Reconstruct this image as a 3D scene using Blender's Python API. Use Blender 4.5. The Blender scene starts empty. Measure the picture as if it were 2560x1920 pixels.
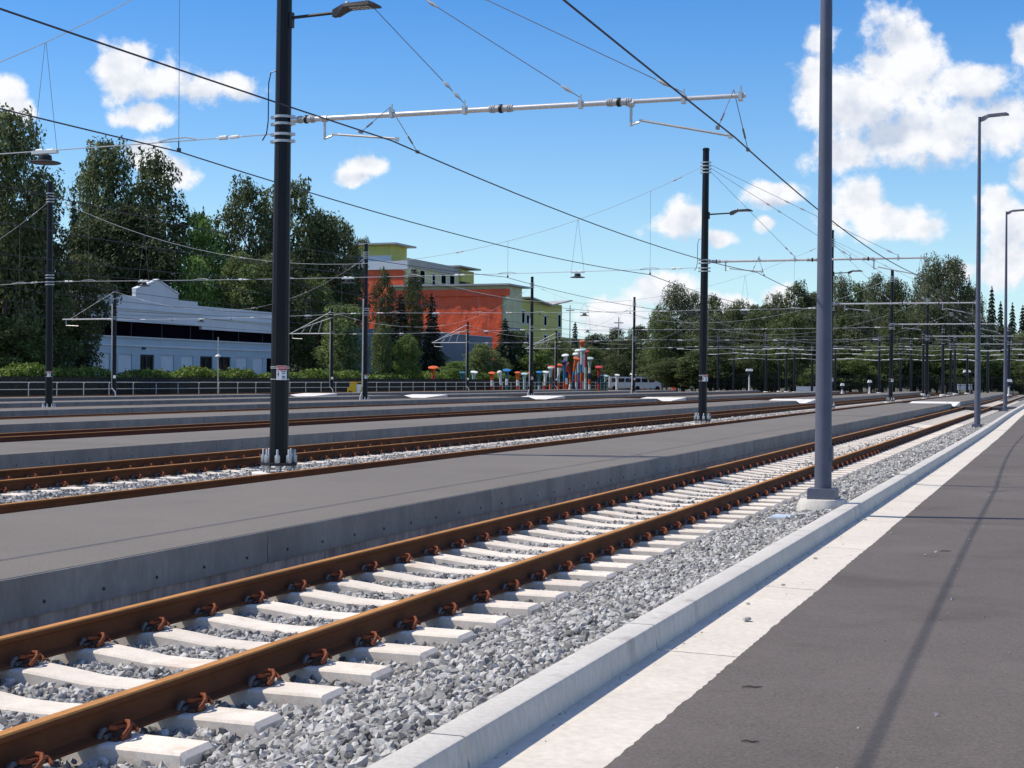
import bpy, math, random
import numpy as np
from mathutils import Matrix, Vector

SC = bpy.context.scene
COL = SC.collection
R = math.radians
sin, cos, pi = math.sin, math.cos, math.pi

# ---------------------------------------------------------------- camera
# World: X to the right of the tracks, Y along the tracks, Z up, service road at Z = 0 (metres).
F = 3846.0                                   # focal length in pixels of a 2560 px wide picture
cam_d = bpy.data.cameras.new('camera')
cam_d.sensor_width = 36.0
cam_d.lens = 36.0 * F / 2560.0
cam_d.clip_start = 0.1
cam_d.clip_end = 5000.0
cam = bpy.data.objects.new('camera', cam_d)
COL.objects.link(cam)
PSI = R(19.78)
CAMROT = Matrix.Rotation(PSI, 4, 'Z') @ Matrix.Rotation(R(90 - 0.194), 4, 'X') @ Matrix.Rotation(R(0.37), 4, 'Z')
cam.matrix_world = Matrix.Translation((0, 0, 1.6)) @ CAMROT
SC.camera = cam

# ---------------------------------------------------------------- world: sky and clouds
SUN_EL = R(53.5)
SUN_TO = Vector((-1.614, -0.357, 0)).normalized() * cos(SUN_EL) + Vector((0, 0, sin(SUN_EL)))
SUN_AZ = math.atan2(SUN_TO.x, SUN_TO.y)      # clockwise from +Y

W = bpy.data.worlds.new('World')
SC.world = W
W.use_nodes = True
wt = W.node_tree
wn, wl = wt.nodes, wt.links
wn.clear()


def wnode(kind, **kw):
    n = wn.new(kind)
    for k, v in kw.items():
        setattr(n, k, v)
    return n


def wmath(op, a, b=None, c=None, clamp=False):
    n = wn.new('ShaderNodeMath')
    n.operation = op
    n.use_clamp = clamp
    for i, v in enumerate((a, b, c)):
        if v is None:
            continue
        if isinstance(v, (int, float)):
            n.inputs[i].default_value = v
        else:
            wl.new(v, n.inputs[i])
    return n.outputs[0]


sky = wnode('ShaderNodeTexSky', sky_type='NISHITA', sun_disc=False)
sky.sun_elevation = SUN_EL
sky.sun_rotation = SUN_AZ
sky.altitude = 50
sky.air_density = 1.0
sky.dust_density = 0.0
sky.ozone_density = 2.2
SKY_STRENGTH = 0.125
tc = wnode('ShaderNodeTexCoord')
sep = wnode('ShaderNodeSeparateXYZ')
wl.new(tc.outputs['Generated'], sep.inputs[0])
az = wmath('ARCTAN2', sep.outputs[0], sep.outputs[1])
el = wmath('ARCSINE', sep.outputs[2])
comb = wnode('ShaderNodeCombineXYZ')
wl.new(az, comb.inputs[0])
wl.new(el, comb.inputs[1])
AZEL = comb.outputs[0]


def wnoise(vec, scale, detail, rough, lac=2.0):
    n = wnode('ShaderNodeTexNoise')
    n.inputs['Scale'].default_value = scale
    n.inputs['Detail'].default_value = detail
    n.inputs['Roughness'].default_value = rough
    n.inputs['Lacunarity'].default_value = lac
    wl.new(vec, n.inputs['Vector'])
    return n.outputs['Fac']


# cumulus clouds: (azimuth deg right of +Y, elevation deg, half width deg, half height deg)
CLOUDS = [
    (-34.00, 10.78, 1.27, 1.16), (-33.44, 11.50, 0.67, 0.60), (-32.73, 10.56, 1.71, 0.89), (-31.31, 10.44, 1.71, 0.72), (-29.87, 10.36, 1.27, 0.63), (-33.36, 9.27, 1.12, 0.67),
    (-38.00, 9.85, 0.74, 0.74), (-37.54, 9.47, 0.51, 0.51), (-33.42, 7.99, 1.12, 0.67), (-32.36, 7.39, 0.97, 0.67), (-25.25, 7.80, 0.98, 0.54), (-25.76, 7.43, 0.82, 0.39),
    (-13.73, 5.68, 1.42, 0.67), (-13.37, 6.04, 0.97, 0.57), (-12.26, 5.30, 0.82, 0.39), (-10.31, 6.89, 1.56, 0.51), (-10.52, 5.80, 0.51, 0.30), (-14.45, 3.03, 1.42, 0.82),
    (-13.72, 3.37, 0.92, 0.63), (-15.63, 2.28, 1.79, 0.77), (-16.67, 2.13, 1.19, 0.48), (-12.10, 2.59, 1.71, 0.77), (-9.92, 3.02, 0.82, 0.57), (-12.47, 3.07, 0.77, 0.48),
    (-8.72, 12.19, 0.69, 0.92), (-8.75, 11.00, 0.77, 1.04), (-5.71, 12.07, 1.37, 1.22), (-5.22, 10.94, 1.46, 1.42), (-6.48, 11.13, 0.92, 0.92), (-7.39, 9.97, 2.09, 1.42),
    (-5.55, 8.92, 2.83, 1.42), (-7.80, 8.28, 1.42, 0.92), (-3.07, 10.70, 1.79, 0.82), (-4.02, 8.80, 2.38, 1.27), (-2.38, 9.08, 1.94, 1.34), (-1.46, 11.71, 0.60, 0.98),
    (-7.08, 6.47, 1.42, 0.95), (-5.88, 5.88, 1.76, 0.77), (-4.83, 5.57, 0.95, 0.63), (-8.07, 5.92, 0.82, 0.63), (-2.23, 6.43, 0.83, 0.83), (-1.75, 5.44, 0.98, 1.28),
    (-2.01, 4.32, 0.98, 1.13), (-2.55, 3.76, 0.83, 0.83), (-1.43, 7.38, 0.69, 0.69), (-3.57, 3.92, 0.69, 0.51),
]
BASES = [
    (-4.57, 7.74, 3.87, 0.60), (-6.64, 4.84, 2.83, 0.45), (-13.44, 4.99, 1.56, 0.36), (-31.73, 9.86, 3.28, 0.51), (-10.23, 6.48, 1.34, 0.24), (-2.93, 10.01, 1.64, 0.45),
    (-6.39, 8.95, 1.34, 0.89), (-25.40, 7.32, 0.89, 0.24),
]
warp = wnode('ShaderNodeTexNoise')
warp.inputs['Scale'].default_value = 26
warp.inputs['Detail'].default_value = 3
wl.new(AZEL, warp.inputs['Vector'])
wsub = wnode('ShaderNodeVectorMath', operation='SUBTRACT')
wl.new(warp.outputs['Color'], wsub.inputs[0])
wsub.inputs[1].default_value = (0.5, 0.5, 0.5)
wsc = wnode('ShaderNodeVectorMath', operation='SCALE')
wl.new(wsub.outputs[0], wsc.inputs[0])
wsc.inputs['Scale'].default_value = 0.016
wadd = wnode('ShaderNodeVectorMath', operation='ADD')
wl.new(AZEL, wadd.inputs[0])
wl.new(wsc.outputs[0], wadd.inputs[1])
PW = wadd.outputs[0]

field = None
vert = None
for (ca, ce, rw, rh) in CLOUDS:
    m = wnode('ShaderNodeVectorMath', operation='SUBTRACT')
    wl.new(PW, m.inputs[0])
    m.inputs[1].default_value = (R(ca), R(ce), 0)
    s = wnode('ShaderNodeVectorMath', operation='MULTIPLY')
    wl.new(m.outputs[0], s.inputs[0])
    s.inputs[1].default_value = (1 / R(rw), 1 / R(rh), 0)
    ln = wnode('ShaderNodeVectorMath', operation='LENGTH')
    wl.new(s.outputs[0], ln.inputs[0])
    d = wmath('SUBTRACT', 1.0, ln.outputs['Value'])
    if field is None:
        field = d
    else:
        n = wn.new('ShaderNodeMath')
        n.operation = 'SMOOTH_MAX'
        wl.new(field, n.inputs[0])
        wl.new(d, n.inputs[1])
        n.inputs[2].default_value = 0.25
        field = n.outputs[0]

# unseen cumulus added outside the view, its cover set for neutral fill light
outm = wmath('MAXIMUM', wmath('DIVIDE', wmath('SUBTRACT', az, R(2.5)), R(6)), wmath('DIVIDE', wmath('SUBTRACT', R(-41), az), R(6)))
outm = wmath('MAXIMUM', outm, wmath('DIVIDE', wmath('SUBTRACT', el, R(15)), R(7)), clamp=True)
wide = wnode('ShaderNodeTexNoise')
wide.inputs['Scale'].default_value = 4.2
wide.inputs['Detail'].default_value = 2
wl.new(tc.outputs['Generated'], wide.inputs['Vector'])
wf = wmath('MULTIPLY', wmath('SUBTRACT', wide.outputs['Fac'], 0.545), 7.0)
wf = wmath('SUBTRACT', wf, wmath('MULTIPLY', wmath('SUBTRACT', 1.0, outm), 4.0))
field = wmath('MAXIMUM', field, wf)
shade = None
for (ca, ce, rw, rh) in BASES:               # flat grey cloud bases
    m = wnode('ShaderNodeVectorMath', operation='SUBTRACT')
    wl.new(PW, m.inputs[0])
    m.inputs[1].default_value = (R(ca), R(ce), 0)
    s = wnode('ShaderNodeVectorMath', operation='MULTIPLY')
    wl.new(m.outputs[0], s.inputs[0])
    s.inputs[1].default_value = (1 / R(rw), 1 / R(rh), 0)
    ln = wnode('ShaderNodeVectorMath', operation='LENGTH')
    wl.new(s.outputs[0], ln.inputs[0])
    d = wmath('SUBTRACT', 1.15, ln.outputs['Value'])
    shade = d if shade is None else wmath('MAXIMUM', shade, d)

fb = wnoise(AZEL, 36, 8, 0.60)
off = wnode('ShaderNodeVectorMath', operation='ADD')
wl.new(AZEL, off.inputs[0])
off.inputs[1].default_value = (-0.009, 0.014, 0)
fb2 = wnoise(off.outputs[0], 36, 4, 0.55)
dens = wmath('ADD', field, wmath('MULTIPLY', wmath('SUBTRACT', fb, 0.50), 2.5))
mask = wnode('ShaderNodeMapRange', interpolation_type='SMOOTHSTEP')
wl.new(dens, mask.inputs[0])
mask.inputs[1].default_value = -0.06
mask.inputs[2].default_value = 0.55
# shading: bright where the cloud thins toward the sun, blue grey in its thick shaded parts
lit = wmath('ADD', 0.80, wmath('MULTIPLY', wmath('SUBTRACT', fb, fb2), 2.2))
lit = wmath('SUBTRACT', lit, wmath('MULTIPLY', wmath('MAXIMUM', wmath('SUBTRACT', field, 0.35), 0), 0.35))
low = wnoise(AZEL, 19, 2, 0.5)
lit = wmath('SUBTRACT', lit, wmath('MULTIPLY', wmath('MAXIMUM', shade, 0.0), 0.78))
lit = wmath('ADD', lit, wmath('MULTIPLY', wmath('SUBTRACT', low, 0.44), 0.9), clamp=True)
ramp = wnode('ShaderNodeMix', data_type='RGBA')
wl.new(lit, ramp.inputs[0])
ramp.inputs[6].default_value = (0.60, 0.67, 0.80, 1)
ramp.inputs[7].default_value = (0.98, 0.99, 1.02, 1)
# the camera's punchy rendering of a clear sky
hs = wnode('ShaderNodeHueSaturation')
hs.inputs['Saturation'].default_value = 1.48
hs.inputs['Hue'].default_value = 0.512
hs.inputs['Value'].default_value = 1.20
wl.new(sky.outputs[0], hs.inputs['Color'])
skys = wnode('ShaderNodeVectorMath', operation='SCALE')
wl.new(hs.outputs[0], skys.inputs[0])
skys.inputs['Scale'].default_value = SKY_STRENGTH
hz = wnode('ShaderNodeMix', data_type='RGBA')
wl.new(wmath('MULTIPLY', wmath('POWER', 2.718, wmath('MULTIPLY', wmath('MAXIMUM', el, 0.0), -1 / R(5.5))), 0.85), hz.inputs[0])
wl.new(skys.outputs[0], hz.inputs[6])
hz.inputs[7].default_value = (0.44, 0.73, 0.96, 1)
mixc = wnode('ShaderNodeMix', data_type='RGBA')
above = wmath('GREATER_THAN', el, 0.0)
wl.new(wmath('MULTIPLY', mask.outputs[0], above), mixc.inputs[0])
wl.new(hz.outputs[2], mixc.inputs[6])
wl.new(ramp.outputs[2], mixc.inputs[7])
bg = wnode('ShaderNodeBackground')
bg.inputs['Strength'].default_value = 1.0
wl.new(mixc.outputs[2], bg.inputs[0])
wo = wnode('ShaderNodeOutputWorld')
wl.new(bg.outputs[0], wo.inputs[0])

# ---------------------------------------------------------------- sun and exposure
sun_d = bpy.data.lights.new('sun', 'SUN')
sun_d.energy = 5.0
sun_d.angle = R(0.53)
sun_d.color = (1.0, 0.915, 0.79)
sun = bpy.data.objects.new('sun', sun_d)
sun.rotation_euler = SUN_TO.to_track_quat('Z', 'Y').to_euler()
sun.location = (0, 0, 60)
COL.objects.link(sun)
SC.view_settings.view_transform = 'Standard'
SC.view_settings.look = 'None'
SC.view_settings.exposure = 0.0
SC.view_settings.gamma = 1.0
SC.view_settings.use_curve_mapping = False
SC.render.engine = 'CYCLES'
SC.cycles.max_bounces = 6
SC.cycles.diffuse_bounces = 3
SC.cycles.transparent_max_bounces = 8
SC.cycles.caustics_reflective = False
SC.cycles.caustics_refractive = False

# ---------------------------------------------------------------- materials
MATS = {}


def mat(name, col, rough=0.85, var=0.12, scale=4.0, bump=0.0, bscale=None, metal=0.0, spec=0.3,
        stain=None, island=0.0, detail=5, trans=0.0, fine=0.0, stretch=None, objvar=0.0, fscale=None):
    """Procedural material: object-space noise varies a base colour; optional stains, bump, per-piece tint."""
    m = bpy.data.materials.new(name)
    m.use_nodes = True
    nt = m.node_tree
    n, l = nt.nodes, nt.links
    b = n['Principled BSDF']
    b.inputs['Roughness'].default_value = rough
    b.inputs['Metallic'].default_value = metal
    b.inputs['Specular IOR Level'].default_value = spec
    tcn = n.new('ShaderNodeTexCoord')
    oi = n.new('ShaderNodeObjectInfo')
    ad = n.new('ShaderNodeVectorMath')
    ad.operation = 'ADD'
    sc_ = n.new('ShaderNodeVectorMath')
    sc_.operation = 'SCALE'
    sc_.inputs[0].default_value = (37.0, 91.0, 53.0)
    l.new(oi.outputs['Random'], sc_.inputs['Scale'])
    l.new(tcn.outputs['Object'], ad.inputs[0])
    l.new(sc_.outputs[0], ad.inputs[1])
    vec = ad.outputs[0]
    if stretch:
        st = n.new('ShaderNodeVectorMath')
        st.operation = 'MULTIPLY'
        st.inputs[1].default_value = stretch
        l.new(vec, st.inputs[0])
        vec = st.outputs[0]

    def noise(scale_, det, ro=0.6):
        t = n.new('ShaderNodeTexNoise')
        t.inputs['Scale'].default_value = scale_
        t.inputs['Detail'].default_value = det
        t.inputs['Roughness'].default_value = ro
        l.new(vec, t.inputs['Vector'])
        return t.outputs['Fac']

    def mr(v, a, bb, c, d):
        t = n.new('ShaderNodeMapRange')
        l.new(v, t.inputs[0])
        for i, q in enumerate((a, bb, c, d)):
            t.inputs[i + 1].default_value = q
        return t.outputs[0]

    def mul(a, bb):
        t = n.new('ShaderNodeMath')
        t.operation = 'MULTIPLY'
        l.new(a, t.inputs[0])
        l.new(bb, t.inputs[1])
        return t.outputs[0]

    f = mr(noise(scale, detail), 0.3, 0.7, 1 - var, 1 + var)
    if fine:
        f = mul(f, mr(noise(fscale or scale * 17, 3), 0.3, 0.7, 1 - fine, 1 + fine))
    if island:
        g = n.new('ShaderNodeNewGeometry')
        f = mul(f, mr(g.outputs['Random Per Island'], 0, 1, 1 - island, 1 + island))
    if objvar:
        f = mul(f, mr(oi.outputs['Random'], 0, 1, 1 - objvar, 1 + objvar))
    v = n.new('ShaderNodeVectorMath')
    v.operation = 'SCALE'
    v.inputs[0].default_value = col
    l.new(f, v.inputs['Scale'])
    out = v.outputs[0]
    if stain:
        for (scol, sscale, lo, hi, amt) in stain:
            k = mr(noise(sscale, 6, 0.65), lo, hi, 0, amt)
            mx = n.new('ShaderNodeMix')
            mx.data_type = 'RGBA'
            l.new(k, mx.inputs[0])
            l.new(out, mx.inputs[6])
            mx.inputs[7].default_value = (*scol, 1)
            out = mx.outputs[2]
    l.new(out, b.inputs['Base Color'])
    if bump:
        bp = n.new('ShaderNodeBump')
        bp.inputs['Strength'].default_value = 1.0
        bp.inputs['Distance'].default_value = bump
        l.new(noise(bscale or scale * 6, 6), bp.inputs['Height'])
        l.new(bp.outputs[0], b.inputs['Normal'])
    if trans:
        o = n['Material Output']
        tr = n.new('ShaderNodeBsdfTranslucent')
        l.new(out, tr.inputs[0])
        ms = n.new('ShaderNodeMixShader')
        ms.inputs[0].default_value = trans
        l.new(b.outputs[0], ms.inputs[1])
        l.new(tr.outputs[0], ms.inputs[2])
        l.new(ms.outputs[0], o.inputs[0])
    MATS[name] = m
    return m


mat('road_asphalt', (0.121, 0.105, 0.092), 0.9, 0.10, 0.22, 0.0025, 160, fine=0.30, fscale=75,
    stain=[((0.165, 0.145, 0.130), 0.7, 0.50, 0.75, 0.55), ((0.078, 0.064, 0.056), 0.9, 0.52, 0.70, 0.6), ((0.045, 0.042, 0.042), 9.0, 0.70, 0.74, 0.55),
           ((0.34, 0.33, 0.31), 42.0, 0.735, 0.76, 0.55)])
mat('platform_asphalt', (0.166, 0.150, 0.130), 0.9, 0.07, 0.3, 0.002, 140, fine=0.22, fscale=60,
    stain=[((0.125, 0.112, 0.100), 0.8, 0.50, 0.74, 0.55), ((0.21, 0.195, 0.175), 1.6, 0.58, 0.76, 0.5), ((0.085, 0.08, 0.08), 8.0, 0.69, 0.75, 0.6)])
mat('kerb_concrete', (0.58, 0.55, 0.49), 0.9, 0.08, 2.0, 0.0015, 70, fine=0.10,
    stain=[((0.30, 0.275, 0.24), 4.0, 0.56, 0.78, 0.75), ((0.14, 0.125, 0.11), 14.0, 0.70, 0.76, 0.6)], stretch=(1, 1, 0.35))
mat('gutter_concrete', (0.62, 0.57, 0.49), 0.92, 0.07, 1.3, 0.001, 80, fine=0.09,
    stain=[((0.40, 0.35, 0.29), 1.8, 0.58, 0.80, 0.55), ((0.16, 0.14, 0.12), 26.0, 0.72, 0.76, 0.55)])
mat('tie_concrete', (0.72, 0.65, 0.55), 0.9, 0.10, 5.0, 0.001, 60, fine=0.09, objvar=0.07,
    stain=[((0.45, 0.25, 0.10), 2.6, 0.57, 0.78, 0.65), ((0.40, 0.36, 0.30), 7.0, 0.56, 0.74, 0.5)])
mat('panel_concrete', (0.215, 0.215, 0.205), 0.7, 0.18, 1.2, 0.0008, 40, fine=0.10, objvar=0.10,
    stain=[((0.115, 0.115, 0.11), 2.2, 0.48, 0.75, 0.65), ((0.36, 0.36, 0.34), 5.0, 0.62, 0.76, 0.55)], stretch=(1, 1, 0.4))
mat('footing_concrete', (0.46, 0.41, 0.35), 0.95, 0.30, 7.0, 0.006, 20, stain=[((0.17, 0.15, 0.13), 9.0, 0.48, 0.66, 0.7)],
    stretch=(1, 1, 0.25))
mat('white_concrete', (0.70, 0.68, 0.63), 0.9, 0.08, 3.0, 0.002, 40)
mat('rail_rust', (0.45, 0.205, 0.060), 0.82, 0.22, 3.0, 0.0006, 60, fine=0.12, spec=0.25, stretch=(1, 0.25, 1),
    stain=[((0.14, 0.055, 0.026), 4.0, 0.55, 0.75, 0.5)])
mat('rail_web', (0.112, 0.042, 0.017), 0.85, 0.22, 3.0, 0.0006, 60, fine=0.12, spec=0.2, stretch=(1, 0.25, 1))  # brown rust, darkened to paint in the shade on the rail sides
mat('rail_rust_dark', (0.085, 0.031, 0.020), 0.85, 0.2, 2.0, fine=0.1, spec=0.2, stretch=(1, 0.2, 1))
mat('clip_rust', (0.21, 0.062, 0.027), 0.8, 0.3, 40.0, spec=0.2)
mat('clip_shoulder', (0.10, 0.055, 0.038), 0.8, 0.3, 30.0)
mat('clip_insulator', (0.10, 0.10, 0.105), 0.6, 0.15, 20.0)
mat('stone', (0.35, 0.34, 0.315), 0.9, 0.15, 22.0, island=0.60, stain=[((0.45, 0.38, 0.30), 1.9, 0.66, 0.72, 0.4)])
mat('ballast_bed', (0.22, 0.215, 0.205), 0.95, 0.55, 17.0, 0.03, 16, fine=0.3)
mat('ground_soil', (0.115, 0.11, 0.075), 0.95, 0.4, 0.15, 0.02, 3)
mat('hill_grass', (0.050, 0.062, 0.024), 0.95, 0.4, 0.3, 0.05, 2)
mat('black_paint', (0.006, 0.0065, 0.009), 0.45, 0.12, 3.0, spec=0.3)
mat('lamp_grey', (0.105, 0.112, 0.150), 0.5, 0.10, 4.0, fine=0.08, spec=0.45)
mat('dark_metal', (0.03, 0.031, 0.035), 0.5, 0.15, 6.0)
mat('galvanised', (0.56, 0.55, 0.52), 0.42, 0.10, 9.0, metal=0.55)
mat('aluminium', (0.68, 0.66, 0.62), 0.36, 0.06, 9.0, metal=0.5)
mat('insulator_grey', (0.50, 0.49, 0.47), 0.5, 0.1, 20.0)
mat('insulator_black', (0.02, 0.02, 0.022), 0.4, 0.1, 20.0)
mat('wire_copper', (0.060, 0.052, 0.062), 0.5, 0.1, 3.0, metal=0.3)
mat('wire_steel', (0.24, 0.24, 0.25), 0.45, 0.1, 3.0, metal=0.5)
mat('wire_pale', (0.60, 0.59, 0.57), 0.5, 0.1, 3.0, metal=0.3)
mat('white_plastic', (0.78, 0.77, 0.74), 0.5, 0.05, 3.0)
mat('sign_white', (0.72, 0.71, 0.69), 0.5, 0.03, 3.0)
mat('sign_red', (0.42, 0.035, 0.045), 0.5, 0.04, 3.0)
mat('sign_blue', (0.55, 0.64, 0.72), 0.5, 0.03, 3.0)
mat('sign_ink', (0.03, 0.035, 0.05), 0.6, 0.03, 3.0)
mat('lid_blue', (0.46, 0.54, 0.62), 0.6, 0.08, 6.0, 0.001, 50)
mat('bolt_dark', (0.045, 0.045, 0.05), 0.6, 0.2, 9.0)
mat('grout', (0.30, 0.29, 0.27), 0.9, 0.2, 20.0)
mat('rail_pipe', (0.55, 0.54, 0.50), 0.5, 0.10, 3.0, metal=0.3)
mat('fence_black', (0.012, 0.013, 0.013), 0.6, 0.2, 3.0)
mat('leaf_dark', (0.112, 0.138, 0.056), 0.6, 0.25, 0.12, island=0.55, trans=0.35, spec=0.25, objvar=0.28)
mat('leaf_mid', (0.135, 0.180, 0.060), 0.6, 0.25, 0.12, island=0.5, trans=0.35, spec=0.25, objvar=0.28)
mat('leaf_bright', (0.170, 0.255, 0.062), 0.6, 0.22, 0.2, island=0.45, trans=0.35, spec=0.25, objvar=0.28)
mat('leaf_grey', (0.150, 0.172, 0.088), 0.55, 0.25, 0.12, island=0.55, trans=0.35, spec=0.25, objvar=0.28)
mat('needle', (0.056, 0.076, 0.046), 0.7, 0.25, 0.15, island=0.5, trans=0.1, spec=0.15, objvar=0.28)
mat('hedge_leaf', (0.165, 0.230, 0.050), 0.6, 0.3, 0.3, island=0.5, trans=0.25, spec=0.15)
mat('bark', (0.14, 0.125, 0.105), 0.95, 0.35, 1.2, stretch=(1, 1, 0.2))
mat('bark_pale', (0.27, 0.26, 0.23), 0.95, 0.35, 1.0, stretch=(1, 1, 0.25))
mat('wall_white', (0.68, 0.70, 0.72), 0.8, 0.06, 0.35, stain=[((0.42, 0.44, 0.46), 0.9, 0.6, 0.8, 0.4)], stretch=(1, 1, 0.5))
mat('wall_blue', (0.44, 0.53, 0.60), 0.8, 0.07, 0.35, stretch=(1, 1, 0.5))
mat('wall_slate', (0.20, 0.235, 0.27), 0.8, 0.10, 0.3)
mat('shutter_white', (0.66, 0.69, 0.73), 0.7, 0.05, 1.0)
mat('window_glass', (0.018, 0.021, 0.026), 0.12, 0.3, 0.8, spec=0.6)
mat('band_dark', (0.006, 0.005, 0.008), 0.9, 0.3, 0.8, spec=0.0)
mat('window_void', (0.012, 0.012, 0.014), 0.95, 0.3, 0.8, spec=0.0)
mat('roof_dark', (0.05, 0.05, 0.055), 0.8, 0.2, 0.5)
mat('net_orange', (0.93, 0.135, 0.050), 0.6, 0.16, 0.35, 0.25, 0.5, fine=0.10, stretch=(1, 1, 0.5))
mat('board_yellow', (0.62, 0.58, 0.17), 0.8, 0.09, 0.6, stain=[((0.20, 0.22, 0.10), 1.6, 0.66, 0.69, 0.8)])
mat('board_pale', (0.62, 0.60, 0.36), 0.8, 0.10, 0.6, stain=[((0.24, 0.26, 0.14), 1.6, 0.66, 0.69, 0.8)])
mat('roof_edge', (0.42, 0.41, 0.40), 0.7, 0.08, 0.6)
mat('paint_orange', (0.66, 0.12, 0.03), 0.45, 0.06, 2.0)
mat('paint_white', (0.74, 0.76, 0.72), 0.45, 0.05, 2.0)
mat('paint_mint', (0.36, 0.52, 0.50), 0.45, 0.06, 2.0)
mat('paint_blue', (0.02, 0.17, 0.36), 0.45, 0.06, 2.0)
mat('paint_navy', (0.018, 0.035, 0.10), 0.45, 0.06, 2.0)
mat('paint_teal', (0.03, 0.13, 0.15), 0.45, 0.06, 2.0)
mat('paint_red', (0.50, 0.05, 0.04), 0.45, 0.06, 2.0)
mat('yellow_paint', (0.72, 0.44, 0.02), 0.5, 0.06, 3.0)
mat('tyre_black', (0.015, 0.015, 0.016), 0.8, 0.2, 3.0)
mat('van_white', (0.74, 0.74, 0.74), 0.3, 0.03, 1.0, spec=0.5)

# ---------------------------------------------------------------- mesh helpers


class MB:
    def __init__(self):
        self.v, self.f, self.m = [], [], []
        self.mi = 0

    def face(self, idx):
        self.f.append(tuple(idx))
        self.m.append(self.mi)

    def poly(self, pts):
        o = len(self.v)
        self.v += [tuple(p) for p in pts]
        self.face(range(o, o + len(pts)))
        return self

    def box(self, x0, x1, y0, y1, z0, z1, taper=0.0):
        o = len(self.v)
        t = taper
        self.v += [(x0, y0, z0), (x1, y0, z0), (x1, y1, z0), (x0, y1, z0),
                   (x0 + t, y0 + t, z1), (x1 - t, y0 + t, z1), (x1 - t, y1 - t, z1), (x0 + t, y1 - t, z1)]
        for q in ((0, 3, 2, 1), (4, 5, 6, 7), (0, 1, 5, 4), (1, 2, 6, 5), (2, 3, 7, 6), (3, 0, 4, 7)):
            self.face([o + i for i in q])
        return self

    def loft(self, rings, closed=True, caps=True):
        n = len(rings[0])
        o = len(self.v)
        for r in rings:
            self.v += [tuple(p) for p in r]
        for i in range(len(rings) - 1):
            a, b = o + i * n, o + (i + 1) * n
            for j in range(n if closed else n - 1):
                k = (j + 1) % n
                self.face((a + j, a + k, b + k, b + j))
        if caps:
            self.face([o + j for j in reversed(range(n))])
            e = o + (len(rings) - 1) * n
            self.face([e + j for j in range(n)])
        return self

    def tube(self, pts, r, n=6, caps=True):
        pts = [Vector(p) for p in pts]
        rs = r if isinstance(r, (list, tuple)) else [r] * len(pts)
        rings = []
        up = Vector((0, 0, 1))
        for i, p in enumerate(pts):
            d = (pts[min(i + 1, len(pts) - 1)] - pts[max(i - 1, 0)])
            if d.length < 1e-9:
                d = Vector((0, 0, 1))
            d.normalize()
            a = d.cross(up)
            if a.length < 0.05:
                a = d.cross(Vector((0, 1, 0)))
            a.normalize()
            b = d.cross(a)
            rings.append([p + (a * cos(2 * pi * k / n) + b * sin(2 * pi * k / n)) * rs[i] for k in range(n)])
        return self.loft(rings, True, caps)

    def lathe(self, prof, n=16, c=(0, 0, 0)):
        rings = [[(c[0] + r * cos(2 * pi * k / n), c[1] + r * sin(2 * pi * k / n), c[2] + z) for k in range(n)]
                 for r, z in prof]
        return self.loft(rings)

    def extrude_y(self, prof, ys):
        """prof: list of (x, z); swept along Y through the given stations."""
        return self.loft([[(x, y, z) for x, z in prof] for y in ys])

    def mesh(self, name, mats, smooth=None):
        me = bpy.data.meshes.new(name)
        me.from_pydata(self.v, [], self.f)
        if not isinstance(mats, (list, tuple)):
            mats = [mats]
        for k in mats:
            me.materials.append(MATS[k])
        if len(mats) > 1:
            me.polygons.foreach_set('material_index', self.m)
        if smooth is not None:
            me.shade_smooth()
            me.set_sharp_from_angle(angle=R(smooth))
        me.update()
        return me


def ob(name, me, parent=None, loc=(0, 0, 0), rot=(0, 0, 0), scale=(1, 1, 1)):
    o = bpy.data.objects.new(name, me)
    COL.objects.link(o)
    o.location = loc
    o.rotation_euler = rot
    o.scale = scale
    if parent is not None:
        o.parent = parent
    return o


def part(name, mb, mats, parent=None, smooth=None, loc=(0, 0, 0), rot=(0, 0, 0)):
    return ob(name, mb.mesh(name, mats, smooth), parent, loc, rot)


def tag(o, label=None, cat=None, group=None, kind=None):
    if label:
        o['label'] = label
    if cat:
        o['category'] = cat
    if group:
        o['group'] = group
    if kind:
        o['kind'] = kind
    return o


def thing(name, label, cat, loc=(0, 0, 0), rotz=0.0, group=None):
    o = ob(name, None, None, loc, (0, 0, rotz))
    o.empty_display_size = 0.3
    return tag(o, label, cat, group)


def copy_tree(o, parent=None):
    c = o.copy()
    COL.objects.link(c)
    c.parent = parent
    for ch in list(o.children):
        copy_tree(ch, c)
    return c


def np_mesh(name, V, Q, mats, smooth=False, counts=4):
    """numpy mesh with faces of one size (counts)."""
    me = bpy.data.meshes.new(name)
    nf = len(Q)
    me.vertices.add(len(V))
    me.vertices.foreach_set('co', np.ascontiguousarray(V, dtype=np.float32).ravel())
    me.loops.add(nf * counts)
    me.loops.foreach_set('vertex_index', np.ascontiguousarray(Q, dtype=np.int32).ravel())
    me.polygons.add(nf)
    me.polygons.foreach_set('loop_start', np.arange(0, nf * counts, counts, dtype=np.int32))
    me.materials.append(MATS[mats])
    me.update(calc_edges=True)
    if smooth:
        me.shade_smooth()
    else:
        me.shade_flat()
    return me


CAM = Vector((0, 0, 1.6))
ROT3 = CAMROT.to_3x3()


def bearing(px, depth, py=947.0):
    """Ground position of something seen along a bearing (photograph column) at a depth in metres."""
    d = ROT3 @ Vector(((px - 1280) / F, -(py - 960) / F, -1.0))
    return CAM + d * depth

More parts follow.
